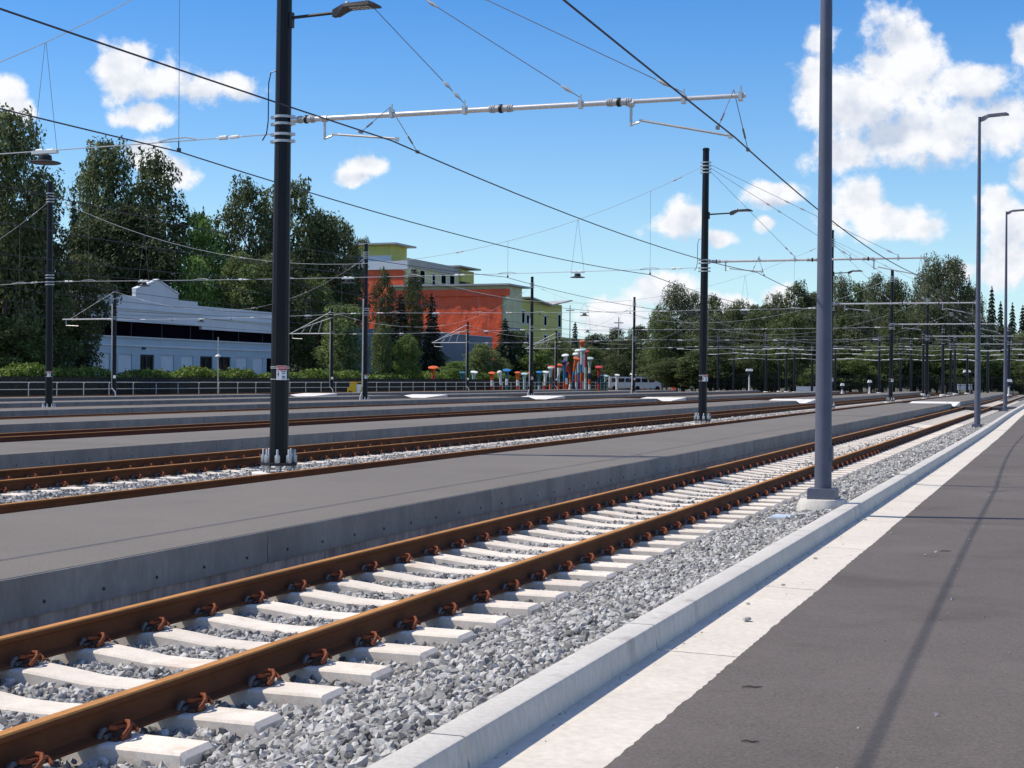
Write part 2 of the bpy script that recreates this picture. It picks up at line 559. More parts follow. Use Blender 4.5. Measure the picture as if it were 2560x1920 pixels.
# ================================================================ ground, road, kerb
TRK = [4.87, 10.69, 14.82, 20.62, 24.75, 30.57, 34.70, 40.50, 44.63, 50.45, 54.58, 60.4, 70.2]   # distance left of camera
RAIL_TOP = 0.1265
TIE_DT = 0.661
PLAT = [(6.287, 9.273), (16.237, 19.20), (26.17, 29.15), (36.12, 39.08), (46.05, 49.03), (56.0, 58.95)]
PLAT_TOP = 0.314
CROSS = [95.5, 101.0, 104.0, 106.0, 106.5, 107.0]     # where the cross path meets each platform
T_END = 205.0

ng = 24
g = MB()
g.box(-1500, 1500, -60, 3000, -1.2, -0.30)
tag(part('ground', g, 'ground_soil'), kind='structure')


def bend(t):
    """the kerb line drifts left a little far along the road"""
    u = min(max((t - 42) / 40, 0), 1)
    return -0.14 * u * u * (3 - 2 * u)


# service road
rd = MB()
rng = random.Random(3)
edge = []
t = -30.0
while t < 95:
    edge.append((-1.772 + bend(t) + rng.uniform(-0.007, 0.007) + 0.003 * sin(t * 1.7), t))
    t += rng.uniform(0.025, 0.075) if 2 < t < 30 else 1.0
edge += [(-1.934, 130), (-1.934, 260)]
n0 = len(edge)
rings = [[(x, y, 0.0), (1.5, y, 0.0), (12, y, -0.02), (60, y, -0.1), (60, y, -0.4), (x, y, -0.4)] for x, y in edge]
rd.loft(rings)
tag(part('service_road', rd, 'road_asphalt'), kind='structure')

# gutter slabs and kerb stones, one object each
gut = thing('gutter', None, None)
tag(gut, kind='structure')
krb = thing('kerb', None, None)
tag(krb, kind='structure')
JT = []
t = -6.4
while t < 120:
    JT.append(t)
    t += 3.05
for i in range(len(JT) - 1):
    a, b = JT[i] + 0.008, JT[i + 1] - 0.008
    m = MB()
    st = [a + (b - a) * k / 8 for k in range(9)]
    # a ragged outer lip where the asphalt laps it
    m.loft([[(-2.262 + bend(y), y, -0.3), (-1.62 + bend(y), y, -0.3), (-1.62 + bend(y), y, -0.012), (-1.90 + bend(y), y, -0.004),
             (-2.262 + bend(y), y, 0.004)] for y in st])
    part('gutter_slab', m, 'gutter_concrete', gut)
    m = MB()
    m.loft([[(-2.446 + bend(y), y, -0.3), (-2.258 + bend(y), y, -0.3), (-2.258 + bend(y), y, 0.012), (-2.274 + bend(y), y, 0.132),
             (-2.280 + bend(y), y, 0.145), (-2.292 + bend(y), y, 0.150), (-2.438 + bend(y), y, 0.150), (-2.446 + bend(y), y, 0.142)] for y in st])
    part('kerb_stone', m, 'kerb_concrete', krb, smooth=30)

# loose stones lying on the gutter and road
for (x, y, r_) in ((-1.98, 10.15, 0.030), (-2.10, 13.9, 0.018), (-2.06, 12.0, 0.016), (-1.7, 16.5, 0.014), (-2.15, 18.0, 0.02), (-1.2, 14.6, 0.012),
                   (-0.9, 16.2, 0.012), (-2.12, 10.9, 0.014)):
    m = MB()
    m.lathe([(0.5 * r_, 0), (r_, 0.3 * r_), (0.8 * r_, 0.8 * r_), (0.3 * r_, 1.0 * r_)], 7)
    o = part('loose_stone', m, 'stone', None, loc=(x, y, 0.004), rot=(0, 0, x * 9))
    o.scale = (1.3, 0.85, 0.8)
    tag(o, 'single grey ballast stone lying loose on the road edge beyond the kerb', 'stone', 'stray stones by the kerb')

# dead twigs on the road
for (x, y, rz, L_) in ((-1.52, 7.95, 0.35, 0.055), (-1.30, 6.75, 0.1, 0.04), (-1.05, 15.0, 0.5, 0.06)):
    m = MB()
    m.tube([(-L_, 0, 0.006), (-L_ * 0.3, 0.006, 0.010), (L_ * 0.4, -0.004, 0.007), (L_, 0.008, 0.006)], [0.003, 0.006, 0.005, 0.002], 5)
    o = part('twig', m, 'bark', None, loc=(x, y, 0.0), rot=(0, 0, rz))
    tag(o, 'thin brown dead twig lying on the grey road surface', 'twig', 'twigs on the road')

# ballast bed: one sheet with the shoulder by the kerb
bed = MB()
prof = [(-73.5, -0.30), (-73.5, -0.15), (-6.3, -0.14), (-3.62, -0.135), (-3.2, -0.045), (-2.85, 0.035), (-2.446, 0.07), (-2.446, -0.3)]
bed.loft([[(x + (bend(y) if x > -3.6 else 0), y, z) for x, z in prof] for y in (-30, 0, 42, 50, 58, 66, 74, 82, 120, 240)])
tag(part('ballast_bed', bed, 'ballast_bed'), kind='structure')


def bed_z(x):
    return float(np.interp(x, [-73.5, -6.3, -3.62, -3.2, -2.85, -2.446], [-0.15, -0.14, -0.135, -0.045, 0.035, 0.07]))


# crushed stone
PHI = (1 + 5 ** 0.5) / 2
ICO_V = np.array([(-1, PHI, 0), (1, PHI, 0), (-1, -PHI, 0), (1, -PHI, 0), (0, -1, PHI), (0, 1, PHI), (0, -1, -PHI), (0, 1, -PHI),
                  (PHI, 0, -1), (PHI, 0, 1), (-PHI, 0, -1), (-PHI, 0, 1)]) / 1.902
ICO_F = np.array([(0, 11, 5), (0, 5, 1), (0, 1, 7), (0, 7, 10), (0, 10, 11), (1, 5, 9), (5, 11, 4), (11, 10, 2), (10, 7, 6), (7, 1, 8),
                  (3, 9, 4), (3, 4, 2), (3, 2, 6), (3, 6, 8), (3, 8, 9), (4, 9, 5), (2, 4, 11), (6, 2, 10), (8, 6, 7), (9, 8, 1)])
CUB_V = np.array([(-1, -1, -1), (1, -1, -1), (1, 1, -1), (-1, 1, -1), (-1, -1, 1), (1, -1, 1), (1, 1, 1), (-1, 1, 1)]) * 0.62
CUB_F = np.array([(0, 3, 2, 1), (4, 5, 6, 7), (0, 1, 5, 4), (1, 2, 6, 5), (2, 3, 7, 6), (3, 0, 4, 7)])
nr = np.random.default_rng(11)


def stones(pos, size, ico=True):
    n = len(pos)
    base, faces = (ICO_V, ICO_F) if ico else (CUB_V, CUB_F)
    k = len(base)
    V = np.repeat(base[None], n, 0)
    V = V * (1 + nr.uniform(-0.33, 0.33, (n, k, 1)))            # angular, broken shape
    V = V + nr.uniform(-0.10, 0.10, (n, k, 3))
    V = V * nr.uniform(0.62, 1.15, (n, 1, 3))
    q = nr.normal(size=(n, 4))
    q /= np.linalg.norm(q, axis=1, keepdims=True)
    w, x, y, z = q.T
    M = np.stack([1 - 2 * (y * y + z * z), 2 * (x * y - z * w), 2 * (x * z + y * w), 2 * (x * y + z * w), 1 - 2 * (x * x + z * z),
                  2 * (y * z - x * w), 2 * (x * z - y * w), 2 * (y * z + x * w), 1 - 2 * (x * x + y * y)], 1).reshape(n, 3, 3)
    V = np.einsum('nij,nkj->nki', M, V) * size[:, None, None] + pos[:, None, :]
    Fc = (faces[None] + (np.arange(n) * k)[:, None, None]).reshape(-1, faces.shape[1])
    return V.reshape(-1, 3), Fc


TIE_T0 = 3.97                                                   # a tie of the nearest track lies here


def scatter(x0, x1, y0, y1, per, smin, smax, track=None, lift=0.012):
    n = int((x1 - x0) * (y1 - y0) * per)
    x = nr.uniform(x0, x1, n)
    y = nr.uniform(y0, y1, n)
    z = np.interp(x, [-73.5, -6.3, -3.62, -3.2, -2.85, -2.446], [-0.15, -0.14, -0.135, -0.045, 0.035, 0.07])
    keep = np.ones(n, bool)
    if track is not None:
        ph = np.abs(((y - TIE_T0) / TIE_DT + 0.5) % 1.0 - 0.5) * TIE_DT
        keep &= ~((np.abs(x + track) < 1.29) & (ph < 0.150))
        keep &= ~(((np.abs(x + track + 0.755) < 0.075) | (np.abs(x + track - 0.755) < 0.075)) & (nr.random(n) < 0.7))
    x = np.where(x > -3.6, x + np.vectorize(bend)(y), x)
    p = np.stack([x, y, z + nr.uniform(-0.012, 0.02, n) + lift], 1)[keep]
    return p, nr.uniform(smin, smax, len(p))


def ballast(name_mesh, chunks, ico):
    Vs, Fs, o = [], [], 0
    for c in chunks:
        p, s = scatter(*c)
        V, Fc = stones(p, s, ico)
        Vs.append(V)
        Fs.append(Fc + o)
        o += len(V)
    return np_mesh(name_mesh, np.concatenate(Vs), np.concatenate(Fs), 'stone', counts=3 if ico else 4)


o = ob('ballast', ballast('ballast', [(-6.25, -2.47, 3.6, 17.0, 960, 0.0145, 0.035, 4.87)], True))
tag(o, 'loose grey crushed stone ballast between the ties and up to the kerb', 'ballast', kind='stuff')
o = ob('ballast', ballast('ballast', [(-6.25, -2.47, 17.0, 30.0, 460, 0.020, 0.042, 4.87), (-6.25, -2.47, 30.0, 58.0, 220, 0.028, 0.05, 4.87)], False))
tag(o, 'grey crushed stone ballast farther along the track beside the kerb', 'ballast', kind='stuff')
o = ob('ballast', ballast('ballast', [(-14.0, -11.5, 15.0, 44.0, 240, 0.028, 0.05, 14.82, 0.05), (-14.0, -11.5, 44.0, 85.0, 90, 0.04, 0.07, 14.82, 0.05)], False))
tag(o, 'pale crushed stone strip between the second and third tracks where black poles stand', 'ballast', kind='stuff')

# grit and small stones gathered in the gutter, along the kerb and the road edge
ng_ = 520
gy = nr.uniform(4.5, 40, ng_)
gx = np.where(nr.random(ng_) < 0.6, -2.25 + np.abs(nr.normal(size=ng_)) * 0.06, nr.uniform(-2.2, 0.5, ng_))
V, Fc = stones(np.stack([gx, gy, np.full(ng_, 0.006)], 1), nr.uniform(0.002, 0.0075, ng_) * np.where(nr.random(ng_) < 0.06, 1.9, 1.0), False)
o = ob('grit', np_mesh('grit', V, Fc, 'stone'))
tag(o, 'fine grit scattered along the gutter and road edge', 'grit', kind='stuff')

# ================================================================ tracks
RAILP = [(-0.070, 0), (0.070, 0), (0.070, 0.011), (0.020, 0.028), (0.0085, 0.048), (0.0085, 0.118), (0.030, 0.130), (0.0345, 0.138),
         (0.0345, 0.158), (0.028, 0.166), (-0.028, 0.166), (-0.0345, 0.158), (-0.0345, 0.138), (-0.030, 0.130), (-0.0085, 0.118),
         (-0.0085, 0.048), (-0.020, 0.028), (-0.070, 0.011)]
RAILP = [(x, z + RAIL_TOP - 0.166) for x, z in RAILP]

# concrete tie: seats level, middle dipped, sloping sides, chamfered ends
tie = MB()
rings = []
for x, dz, hw in ((-1.27, -0.02, 0.118), (-1.245, 0.004, 0.122), (-0.95, 0.006, 0.125), (-0.58, 0.006, 0.125), (-0.42, -0.010, 0.120), (-0.22, -0.034, 0.115),
                  (0.0, -0.040, 0.113), (0.22, -0.034, 0.115), (0.42, -0.010, 0.120), (0.58, 0.006, 0.125), (0.95, 0.006, 0.125), (1.245, 0.004, 0.122), (1.27, -0.02, 0.118)):
    zt = -0.052 + dz
    rings.append([(x, -0.150, -0.24), (x, 0.150, -0.24), (x, hw + 0.008, zt - 0.012), (x, hw - 0.006, zt), (x, -hw + 0.006, zt), (x, -hw - 0.008, zt - 0.012)])
tie.loft(rings)
TIE_ME = tie.mesh('tie', 'tie_concrete')

# rail clip: rusty bent spring bar, cast shoulder, nylon insulator on the rail foot (rail lies at -X)
clip = MB()
clip.mi = 1
clip.box(0.066, 0.135, -0.030, 0.040, -0.052, -0.002, 0.010)
clip.box(0.080, 0.120, -0.060, 0.065, -0.052, -0.028, 0.006)
clip.mi = 2
clip.tube([(0.055, -0.105, -0.045), (0.058, -0.100, -0.012), (0.060, -0.080, 0.006), (0.058, -0.050, 0.004)], [0.012, 0.015, 0.014, 0.012], 6)
clip.box(0.030, 0.076, -0.085, 0.020, -0.036, -0.014, 0.004)
clip.mi = 0
clip.tube([(0.100, 0.100, 0.000), (0.098, 0.04, 0.004), (0.094, -0.02, 0.008), (0.078, -0.050, 0.012), (0.055, -0.044, 0.008), (0.048, -0.015, 0.000),
           (0.056, 0.020, 0.010), (0.082, 0.045, 0.024), (0.118, 0.040, 0.026), (0.142, 0.012, 0.010), (0.144, -0.02, -0.012), (0.130, -0.04, -0.034)], 0.0112, 7)
clip.tube([(0.060, 0.050, -0.004), (0.075, 0.085, 0.004), (0.105, 0.100, -0.004), (0.135, 0.085, -0.022)], 0.010, 6)
CLIP_ME = clip.mesh('rail_clip', ['clip_rust', 'clip_shoulder', 'clip_insulator'], smooth=50)

TLAB = ['rusty railway track on white concrete ties, running right beside the kerb and gravel',
        'railway track sunk behind the first asphalt platform so that only its far rusty rail shows',
        'rusty railway track just beyond the row of black poles standing in gravel',
        'railway track hidden behind the second asphalt platform from the kerb',
        'dark rusty rails running in front of the third platform wall from the kerb',
        'railway track hidden behind the third asphalt platform from the kerb',
        'thin dark rail line in front of the fourth platform wall from the kerb',
        'railway track hidden behind the fourth platform from the kerb',
        'far railway track before the fifth platform wall from the kerb',
        'railway track hidden behind the fifth platform from the kerb',
        'far railway track before the sixth platform wall from the kerb',
        'railway track hidden behind the farthest low platform',
        'farthest railway track under the grey truss brackets by the pipe railing']
for i, s in enumerate(TRK):
    tr = thing('railway_track', TLAB[i], 'railway track', (-s, 0, 0), 0, 'yard tracks')
    near = i in (0, 1, 2)
    m0, m1 = ((-20, T_END))
    for sx in (-1, 1):
        m = MB()
        stn = [-20 + 5 * k for k in range(int((T_END + 20) / 5) + 1)]
        m.extrude_y([(x + 0.755 * sx, z) for x, z in RAILP], stn)
        me = m.mesh('rail', ['rail_web', 'rail_rust'] if i < 3 else ['rail_rust_dark', 'rail_rust'])  # rust colours with shade painted into the sides and sun into the head
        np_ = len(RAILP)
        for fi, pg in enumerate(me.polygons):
            if fi % np_ in (8, 9, 10) and fi < np_ * (len(stn) - 1):      # fresher orange rust, brightened to paint in the sun on the head
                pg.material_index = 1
        me.shade_smooth()
        me.set_sharp_from_angle(angle=R(35))
        ob('rail', me, tr)
    tmax = {0: 62.0, 2: 60.0}.get(i, 0)
    t = TIE_T0 - TIE_DT * (2 if i == 0 else 0)
    if i == 2:
        t += TIE_DT * 14
    k = 0
    rr = random.Random(i)
    while t < tmax:
        to = ob('tie', TIE_ME, tr, (rr.uniform(-0.012, 0.012), t + rr.uniform(-0.01, 0.01), rr.uniform(-0.002, 0.002)), (0, 0, rr.uniform(-0.008, 0.008)))
        if (i == 0 and t < 36) or (i == 2 and t < 34):
            for rx in (-0.755, 0.755):
                for sg in (-1, 1):
                    if i == 2 and sg < 0:
                        continue
                    ob('rail_clip', CLIP_ME, to, (rx, 0, 0), (0, 0, 0 if sg > 0 else pi))
        t += TIE_DT
        k += 1
    # the rest of the ties, beyond where one could pick them apart
    if near or i == 4:
        m = MB()
        if i in (1, 4):
            t = TIE_T0 + 10 * TIE_DT
        cm = MB()
        while t < 140:
            hw = 0.125
            m.loft([[(x, t - 0.150, -0.24), (x, t + 0.150, -0.24), (x, t + hw, z), (x, t - hw, z)] for x, z in
                    ((-1.27, -0.050), (-0.58, -0.046), (-0.2, -0.085), (0.2, -0.085), (0.58, -0.046), (1.27, -0.050))])
            t += TIE_DT
        o = part('distant_ties', m, 'tie_concrete', tr)
        tag(o, kind='stuff')
    if i in (0, 2):
        m = MB()
        t = TIE_T0 + TIE_DT * int(((36 if i == 0 else 34) - TIE_T0) / TIE_DT + 1)
        while t < 75:
            for rx in (-0.755, 0.755):
                m.box(rx + 0.04, rx + 0.13, t - 0.05, t + 0.05, -0.05, 0.02, 0.01)
            t += TIE_DT
        o = part('distant_clips', m, 'clip_shoulder', tr)
        tag(o, kind='stuff')

# ================================================================ platforms
bolt = MB()
bolt.lathe([(0.013, 0), (0.013, 0.006), (0.008, 0.007), (0.008, 0.002)], 8)
for v in range(len(bolt.v)):
    x, y, z = bolt.v[v]
    bolt.v[v] = (z, x, y)
BOLT_ME = bolt.mesh('bolt', 'bolt_dark')
PANEL_L = 5.32
for i, (a, b) in enumerate(PLAT):
    pl = thing('platform', None, None, (0, 0, 0))
    tag(pl, kind='structure')
    e0 = CROSS[i] - 2.0
    r0, r1 = CROSS[i] + 2.0, CROSS[i] + 6.5
    for (y0, y1, first) in ((-20.0, e0, True), (r1, T_END - 4 * i, False)):
        m = MB()
        yy = [y0]
        while yy[-1] + 4 < y1:
            yy.append(yy[-1] + 4)
        yy.append(y1)
        m.loft([[(-b + 0.012, y, -0.12), (-a - 0.012, y, -0.12), (-a - 0.012, y, PLAT_TOP), (-b + 0.012, y, PLAT_TOP)] for y in yy])
        part('paving', m, 'platform_asphalt', pl)
        # recessed footing under the edge panel
        m = MB()
        m.box(-a - 0.10, -a - 0.045 + 0.0, y0, y1, -0.3, 0.05)
        t = 11.4 - PANEL_L * 6 if first else y0
        k = 0
        ft = MB()
        while t < y1:
            p0, p1 = max(t, y0) + 0.006, min(t + PANEL_L, y1) - 0.006
            if p1 - p0 > 0.3:
                q = MB()
                q.box(-a + 0.004, -a + 0.028, p0, p1, 0.047, PLAT_TOP - 0.006)
                q.box(-a + 0.006, -a + 0.026, p0, p1, PLAT_TOP - 0.006, PLAT_TOP - 0.001)
                po = part('edge_panel', q, 'panel_concrete', pl)
                if i == 0 and 4 < p0 < 60:
                    for j in range(8):
                        ob('bolt', BOLT_ME, po, (-a + 0.028, p0 + 0.34 + j * 0.661, 0.128))
                if i == 1 and 10 < p0 < 45:
                    for j in range(8):
                        ob('bolt', BOLT_ME, po, (-a + 0.028, p0 + 0.34 + j * 0.661, 0.128))
            t += PANEL_L
        y = y0
        rf = random.Random(i * 7 + first)
        blocks = MB()
        while y < min(y1, 70) and i == 0:
            ln = rf.uniform(0.28, 0.62)
            d_ = rf.uniform(-0.004, 0.004)
            blocks.box(-a - 0.3, -a - 0.0065 - d_ * 0.8, y, y + ln - 0.004, -0.3, 0.046)
            y += ln
        if blocks.v:
            part('footing', blocks, 'footing_concrete', pl)
        else:
            q = MB()
            q.box(-a - 0.3, -a - 0.03, y0, y1, -0.3, 0.046)
            part('footing', q, 'footing_concrete', pl)
        # far edge wall
        q = MB()
        q.box(-b - 0.02, -b + 0.012, y0, y1, -0.12, PLAT_TOP - 0.003)
        part('rear_edge', q, 'panel_concrete', pl)
    # white concrete ramp from the cross path up to the farther stretch
    m = MB()
    m.loft([[(-b + 0.0, y, -0.12), (-a, y, -0.12), (-a, y, z), (-b, y, z)] for y, z in ((r0, 0.10), (r0 + 0.05, 0.122), (r1 - 0.004, PLAT_TOP + 0.003))])
    part('ramp', m, 'white_concrete', pl)
    m = MB()
    m.loft([[(-b, y, -0.12), (-a, y, -0.12), (-a, y, z), (-b, y, z)] for y, z in ((e0 + 0.004, PLAT_TOP - 0.01), (e0 + 1.6, 0.11), (e0 + 4.0 - 0.01, 0.10))])
    part('path_slab', m, 'platform_asphalt', pl)
# rubber crossing panels over the first track and out to the kerb
m = MB()
m.box(-6.25, -5.72, 93.6, 97.4, -0.1, 0.118)
m.box(-5.52, -4.22, 93.6, 97.4, -0.1, 0.118)
m.box(-4.02, -2.75, 93.6, 97.4, -0.1, 0.118)
tag(part('crossing_path', m, 'roof_dark'), kind='structure')

# ================================================================ overhead line poles
ROW1, ROW2, ROW3 = 12.75, 42.6, 66.5
SPAN_T = [23.6, 56.5, 89.4, 122.3, 155.2, 188.0]
ROW3_T = [64.0, 97.6, 133.6, 169.4, 203.0]
BASE_Z = 0.09
POLE_H = 10.05


def nut_bolt():
    m = MB()
    m.lathe([(0.020, -0.17), (0.020, 0.27), (0.016, 0.275)], 10)
    m.lathe([(0.046, 0.045), (0.050, 0.060), (0.050, 0.165), (0.046, 0.175)], 6)
    m.lathe([(0.040, -0.055), (0.044, -0.045), (0.044, -0.004)], 6)
    return m.mesh('anchor_bolt', 'galvanised', smooth=40)


NUT_ME = nut_bolt()


def shaft_mesh(h, r0, r1, n=12):
    m = MB()
    m.lathe([(r0, 0.0), (r0 + (r1 - r0) * 0.5, h * 0.5), (r1, h), (r1 * 1.12, h), (r1 * 1.12, h + 0.05), (r1 * 0.7, h + 0.085)], n)
    return m.mesh('shaft', 'black_paint', smooth=24)


SHAFT_ME = shaft_mesh(POLE_H, 0.163, 0.122)
PLATE = MB()
PLATE.lathe([(0.33, 0.0), (0.33, 0.042)], 8)
PLATE_ME = PLATE.mesh('base_plate', 'dark_metal')
FOOT = MB()
FOOT.lathe([(0.46, -0.35), (0.46, -0.135), (0.45, -0.125)], 24)
FOOT_ME = FOOT.mesh('footing', 'white_concrete', smooth=40)
BAND = MB()
BAND.lathe([(0.150, -0.022), (0.156, -0.022), (0.156, 0.022), (0.150, 0.022)], 20)
BAND.box(0.150, 0.225, -0.03, 0.03, -0.025, 0.025)
BAND.box(-0.225, -0.150, -0.03, 0.03, -0.025, 0.025)
BAND_ME = BAND.mesh('clamp_band', 'galvanised', smooth=40)


def insul_mesh(r, along):
    """ribbed insulator with a dark middle, along X"""
    m = MB()
    m.mi = 0
    prof = [(r * 1.25, -0.20), (r * 1.25, -0.18), (r, -0.178), (r, -0.165), (r * 1.4, -0.163), (r * 1.4, -0.148), (r, -0.146), (r, -0.13), (r * 1.4, -0.128),
            (r * 1.4, -0.112), (r * 1.1, -0.11), (r * 1.2, -0.03), (r * 1.2, 0.03), (r * 1.1, 0.11), (r * 1.4, 0.112), (r * 1.4, 0.128), (r, 0.13), (r, 0.146),
            (r * 1.4, 0.148), (r * 1.4, 0.163), (r, 0.165), (r, 0.178), (r * 1.25, 0.18), (r * 1.25, 0.20)]
    m.lathe(prof, 14)
    m.mi = 1
    m.lathe([(r * 1.5, -0.028), (r * 1.55, -0.02), (r * 1.55, 0.02), (r * 1.5, 0.028)], 14)
    m.v = [(z, x, y) for x, y, z in m.v]
    return m.mesh('insulator', ['insulator_grey', 'insulator_black'], smooth=40)


INS_ME = insul_mesh(0.047, 'x')
CONTACT_Z = 5.58
CONTACT_1 = 5.36
BOOM_Z = 6.02


def lamp_head(parent, x, z, arm, matn='dark_metal', sensor=True):
    """flat LED street light on a short arm, reaching toward +X"""
    m = MB()
    m.box(0.12, 0.17, -0.05, 0.05, z - 0.20, z + 0.06)
    m.tube([(0.16, 0, z - 0.03), (0.16 + arm, 0, z + 0.0)], 0.028, 8)
    a = part('lamp_arm', m, matn, parent, smooth=40)
    x0 = 0.14 + arm
    h = MB()
    rings = []
    for dx, zt, zb, w in ((0, 0.045, -0.075, 0.055), (0.10, 0.085, -0.065, 0.07), (0.19, 0.105, 0.005, 0.12), (0.26, 0.110, 0.055, 0.17), (0.72, 0.13, 0.060, 0.17), (0.83, 0.085, 0.055, 0.15)):
        rings.append([(x0 + dx, -w, z + zb), (x0 + dx, w, z + zb), (x0 + dx, w * 0.9, z + zt), (x0 + dx, -w * 0.9, z + zt)])
    h.loft(rings)
    hd = part('lamp_head', h, matn, parent)
    q = MB()
    for k in range(5):
        for j in (-1, 1):
            q.box(x0 + 0.33 + k * 0.075, x0 + 0.385 + k * 0.075, j * 0.06 - 0.04, j * 0.06 + 0.04, z + 0.048, z + 0.0575)
    part('led_panel', q, 'insulator_grey', hd)
    if sensor:
        q = MB()
        q.lathe([(0.035, 0.0), (0.035, 0.05), (0.028, 0.07)], 12, (x0 + 0.26, 0, z + 0.108))
        part('light_sensor', q, 'white_plastic', hd, smooth=40)


def text_mesh(body, size, matn, name):
    cu = bpy.data.curves.new(name, 'FONT')
    cu.body = body
    cu.size = size
    cu.align_x = 'CENTER'
    cu.align_y = 'CENTER'
    cu.extrude = 0.0008
    tmp = bpy.data.objects.new(name, cu)
    COL.objects.link(tmp)
    dg = bpy.context.evaluated_depsgraph_get()
    me = bpy.data.meshes.new_from_object(tmp.evaluated_get(dg))
    bpy.data.objects.remove(tmp)
    me.materials.clear()
    me.materials.append(MATS[matn])
    return me


DANGER_ME = text_mesh('DANGER', 0.052, 'sign_white', 'sign_text')


def warning_sign(pole, z):
    """danger plate clamped to the right of the shaft, facing down the yard"""
    for r_, dz in ((0.158, 0.095), (0.158, 0.070), (0.160, -0.120)):
        m = MB()
        m.lathe([(r_, z + dz), (r_ + 0.005, z + dz), (r_ + 0.005, z + dz + 0.013), (r_, z + dz + 0.013)], 16)
        part('sign_band', m, 'galvanised', pole, smooth=40)
    s = MB()
    y = -0.175
    s.box(0.025, 0.225, y, y + 0.004, z - 0.125, z + 0.120)
    sg = part('warning_sign', s, 'sign_white', pole)
    q = MB()
    q.box(0.031, 0.219, y - 0.002, y - 0.0002, z + 0.045, z + 0.114)
    part('red_header', q, 'sign_red', sg)
    ob('danger_lettering', DANGER_ME, sg, (0.137, y - 0.0035, z + 0.079), (pi / 2, 0, 0), (0.62, 0.85, 1))
    q = MB()
    q.poly([(0.036, y - 0.003, z + 0.056), (0.066, y - 0.003, z + 0.056), (0.051, y - 0.003, z + 0.104)])
    part('warning_triangle', q, 'sign_white', sg)
    q = MB()
    q.poly([(0.062, y - 0.002, z + 0.028), (0.072, y - 0.002, z + 0.028), (0.066, y - 0.002, z - 0.02), (0.082, y - 0.002, z - 0.015), (0.054, y - 0.002, z - 0.085),
            (0.058, y - 0.002, z - 0.042), (0.046, y - 0.002, z - 0.046)])
    part('bolt_symbol', q, 'sign_ink', sg)
    q = MB()
    q.box(0.115, 0.214, y - 0.002, y - 0.0003, z - 0.110, z + 0.012)
    bb = part('notice_panel', q, 'sign_blue', sg)
    q = MB()
    for zz, w in ((-0.008, 0.030), (-0.060, 0.034), (-0.088, 0.026)):
        q.box(0.165 - w, 0.165 + w, y - 0.004, y - 0.0025, z + zz - 0.007, z + zz + 0.007)
    q.box(0.108, 0.214, y - 0.004, y - 0.0025, z + 0.020, z + 0.032)
    part('notice_print', q, 'sign_ink', sg)


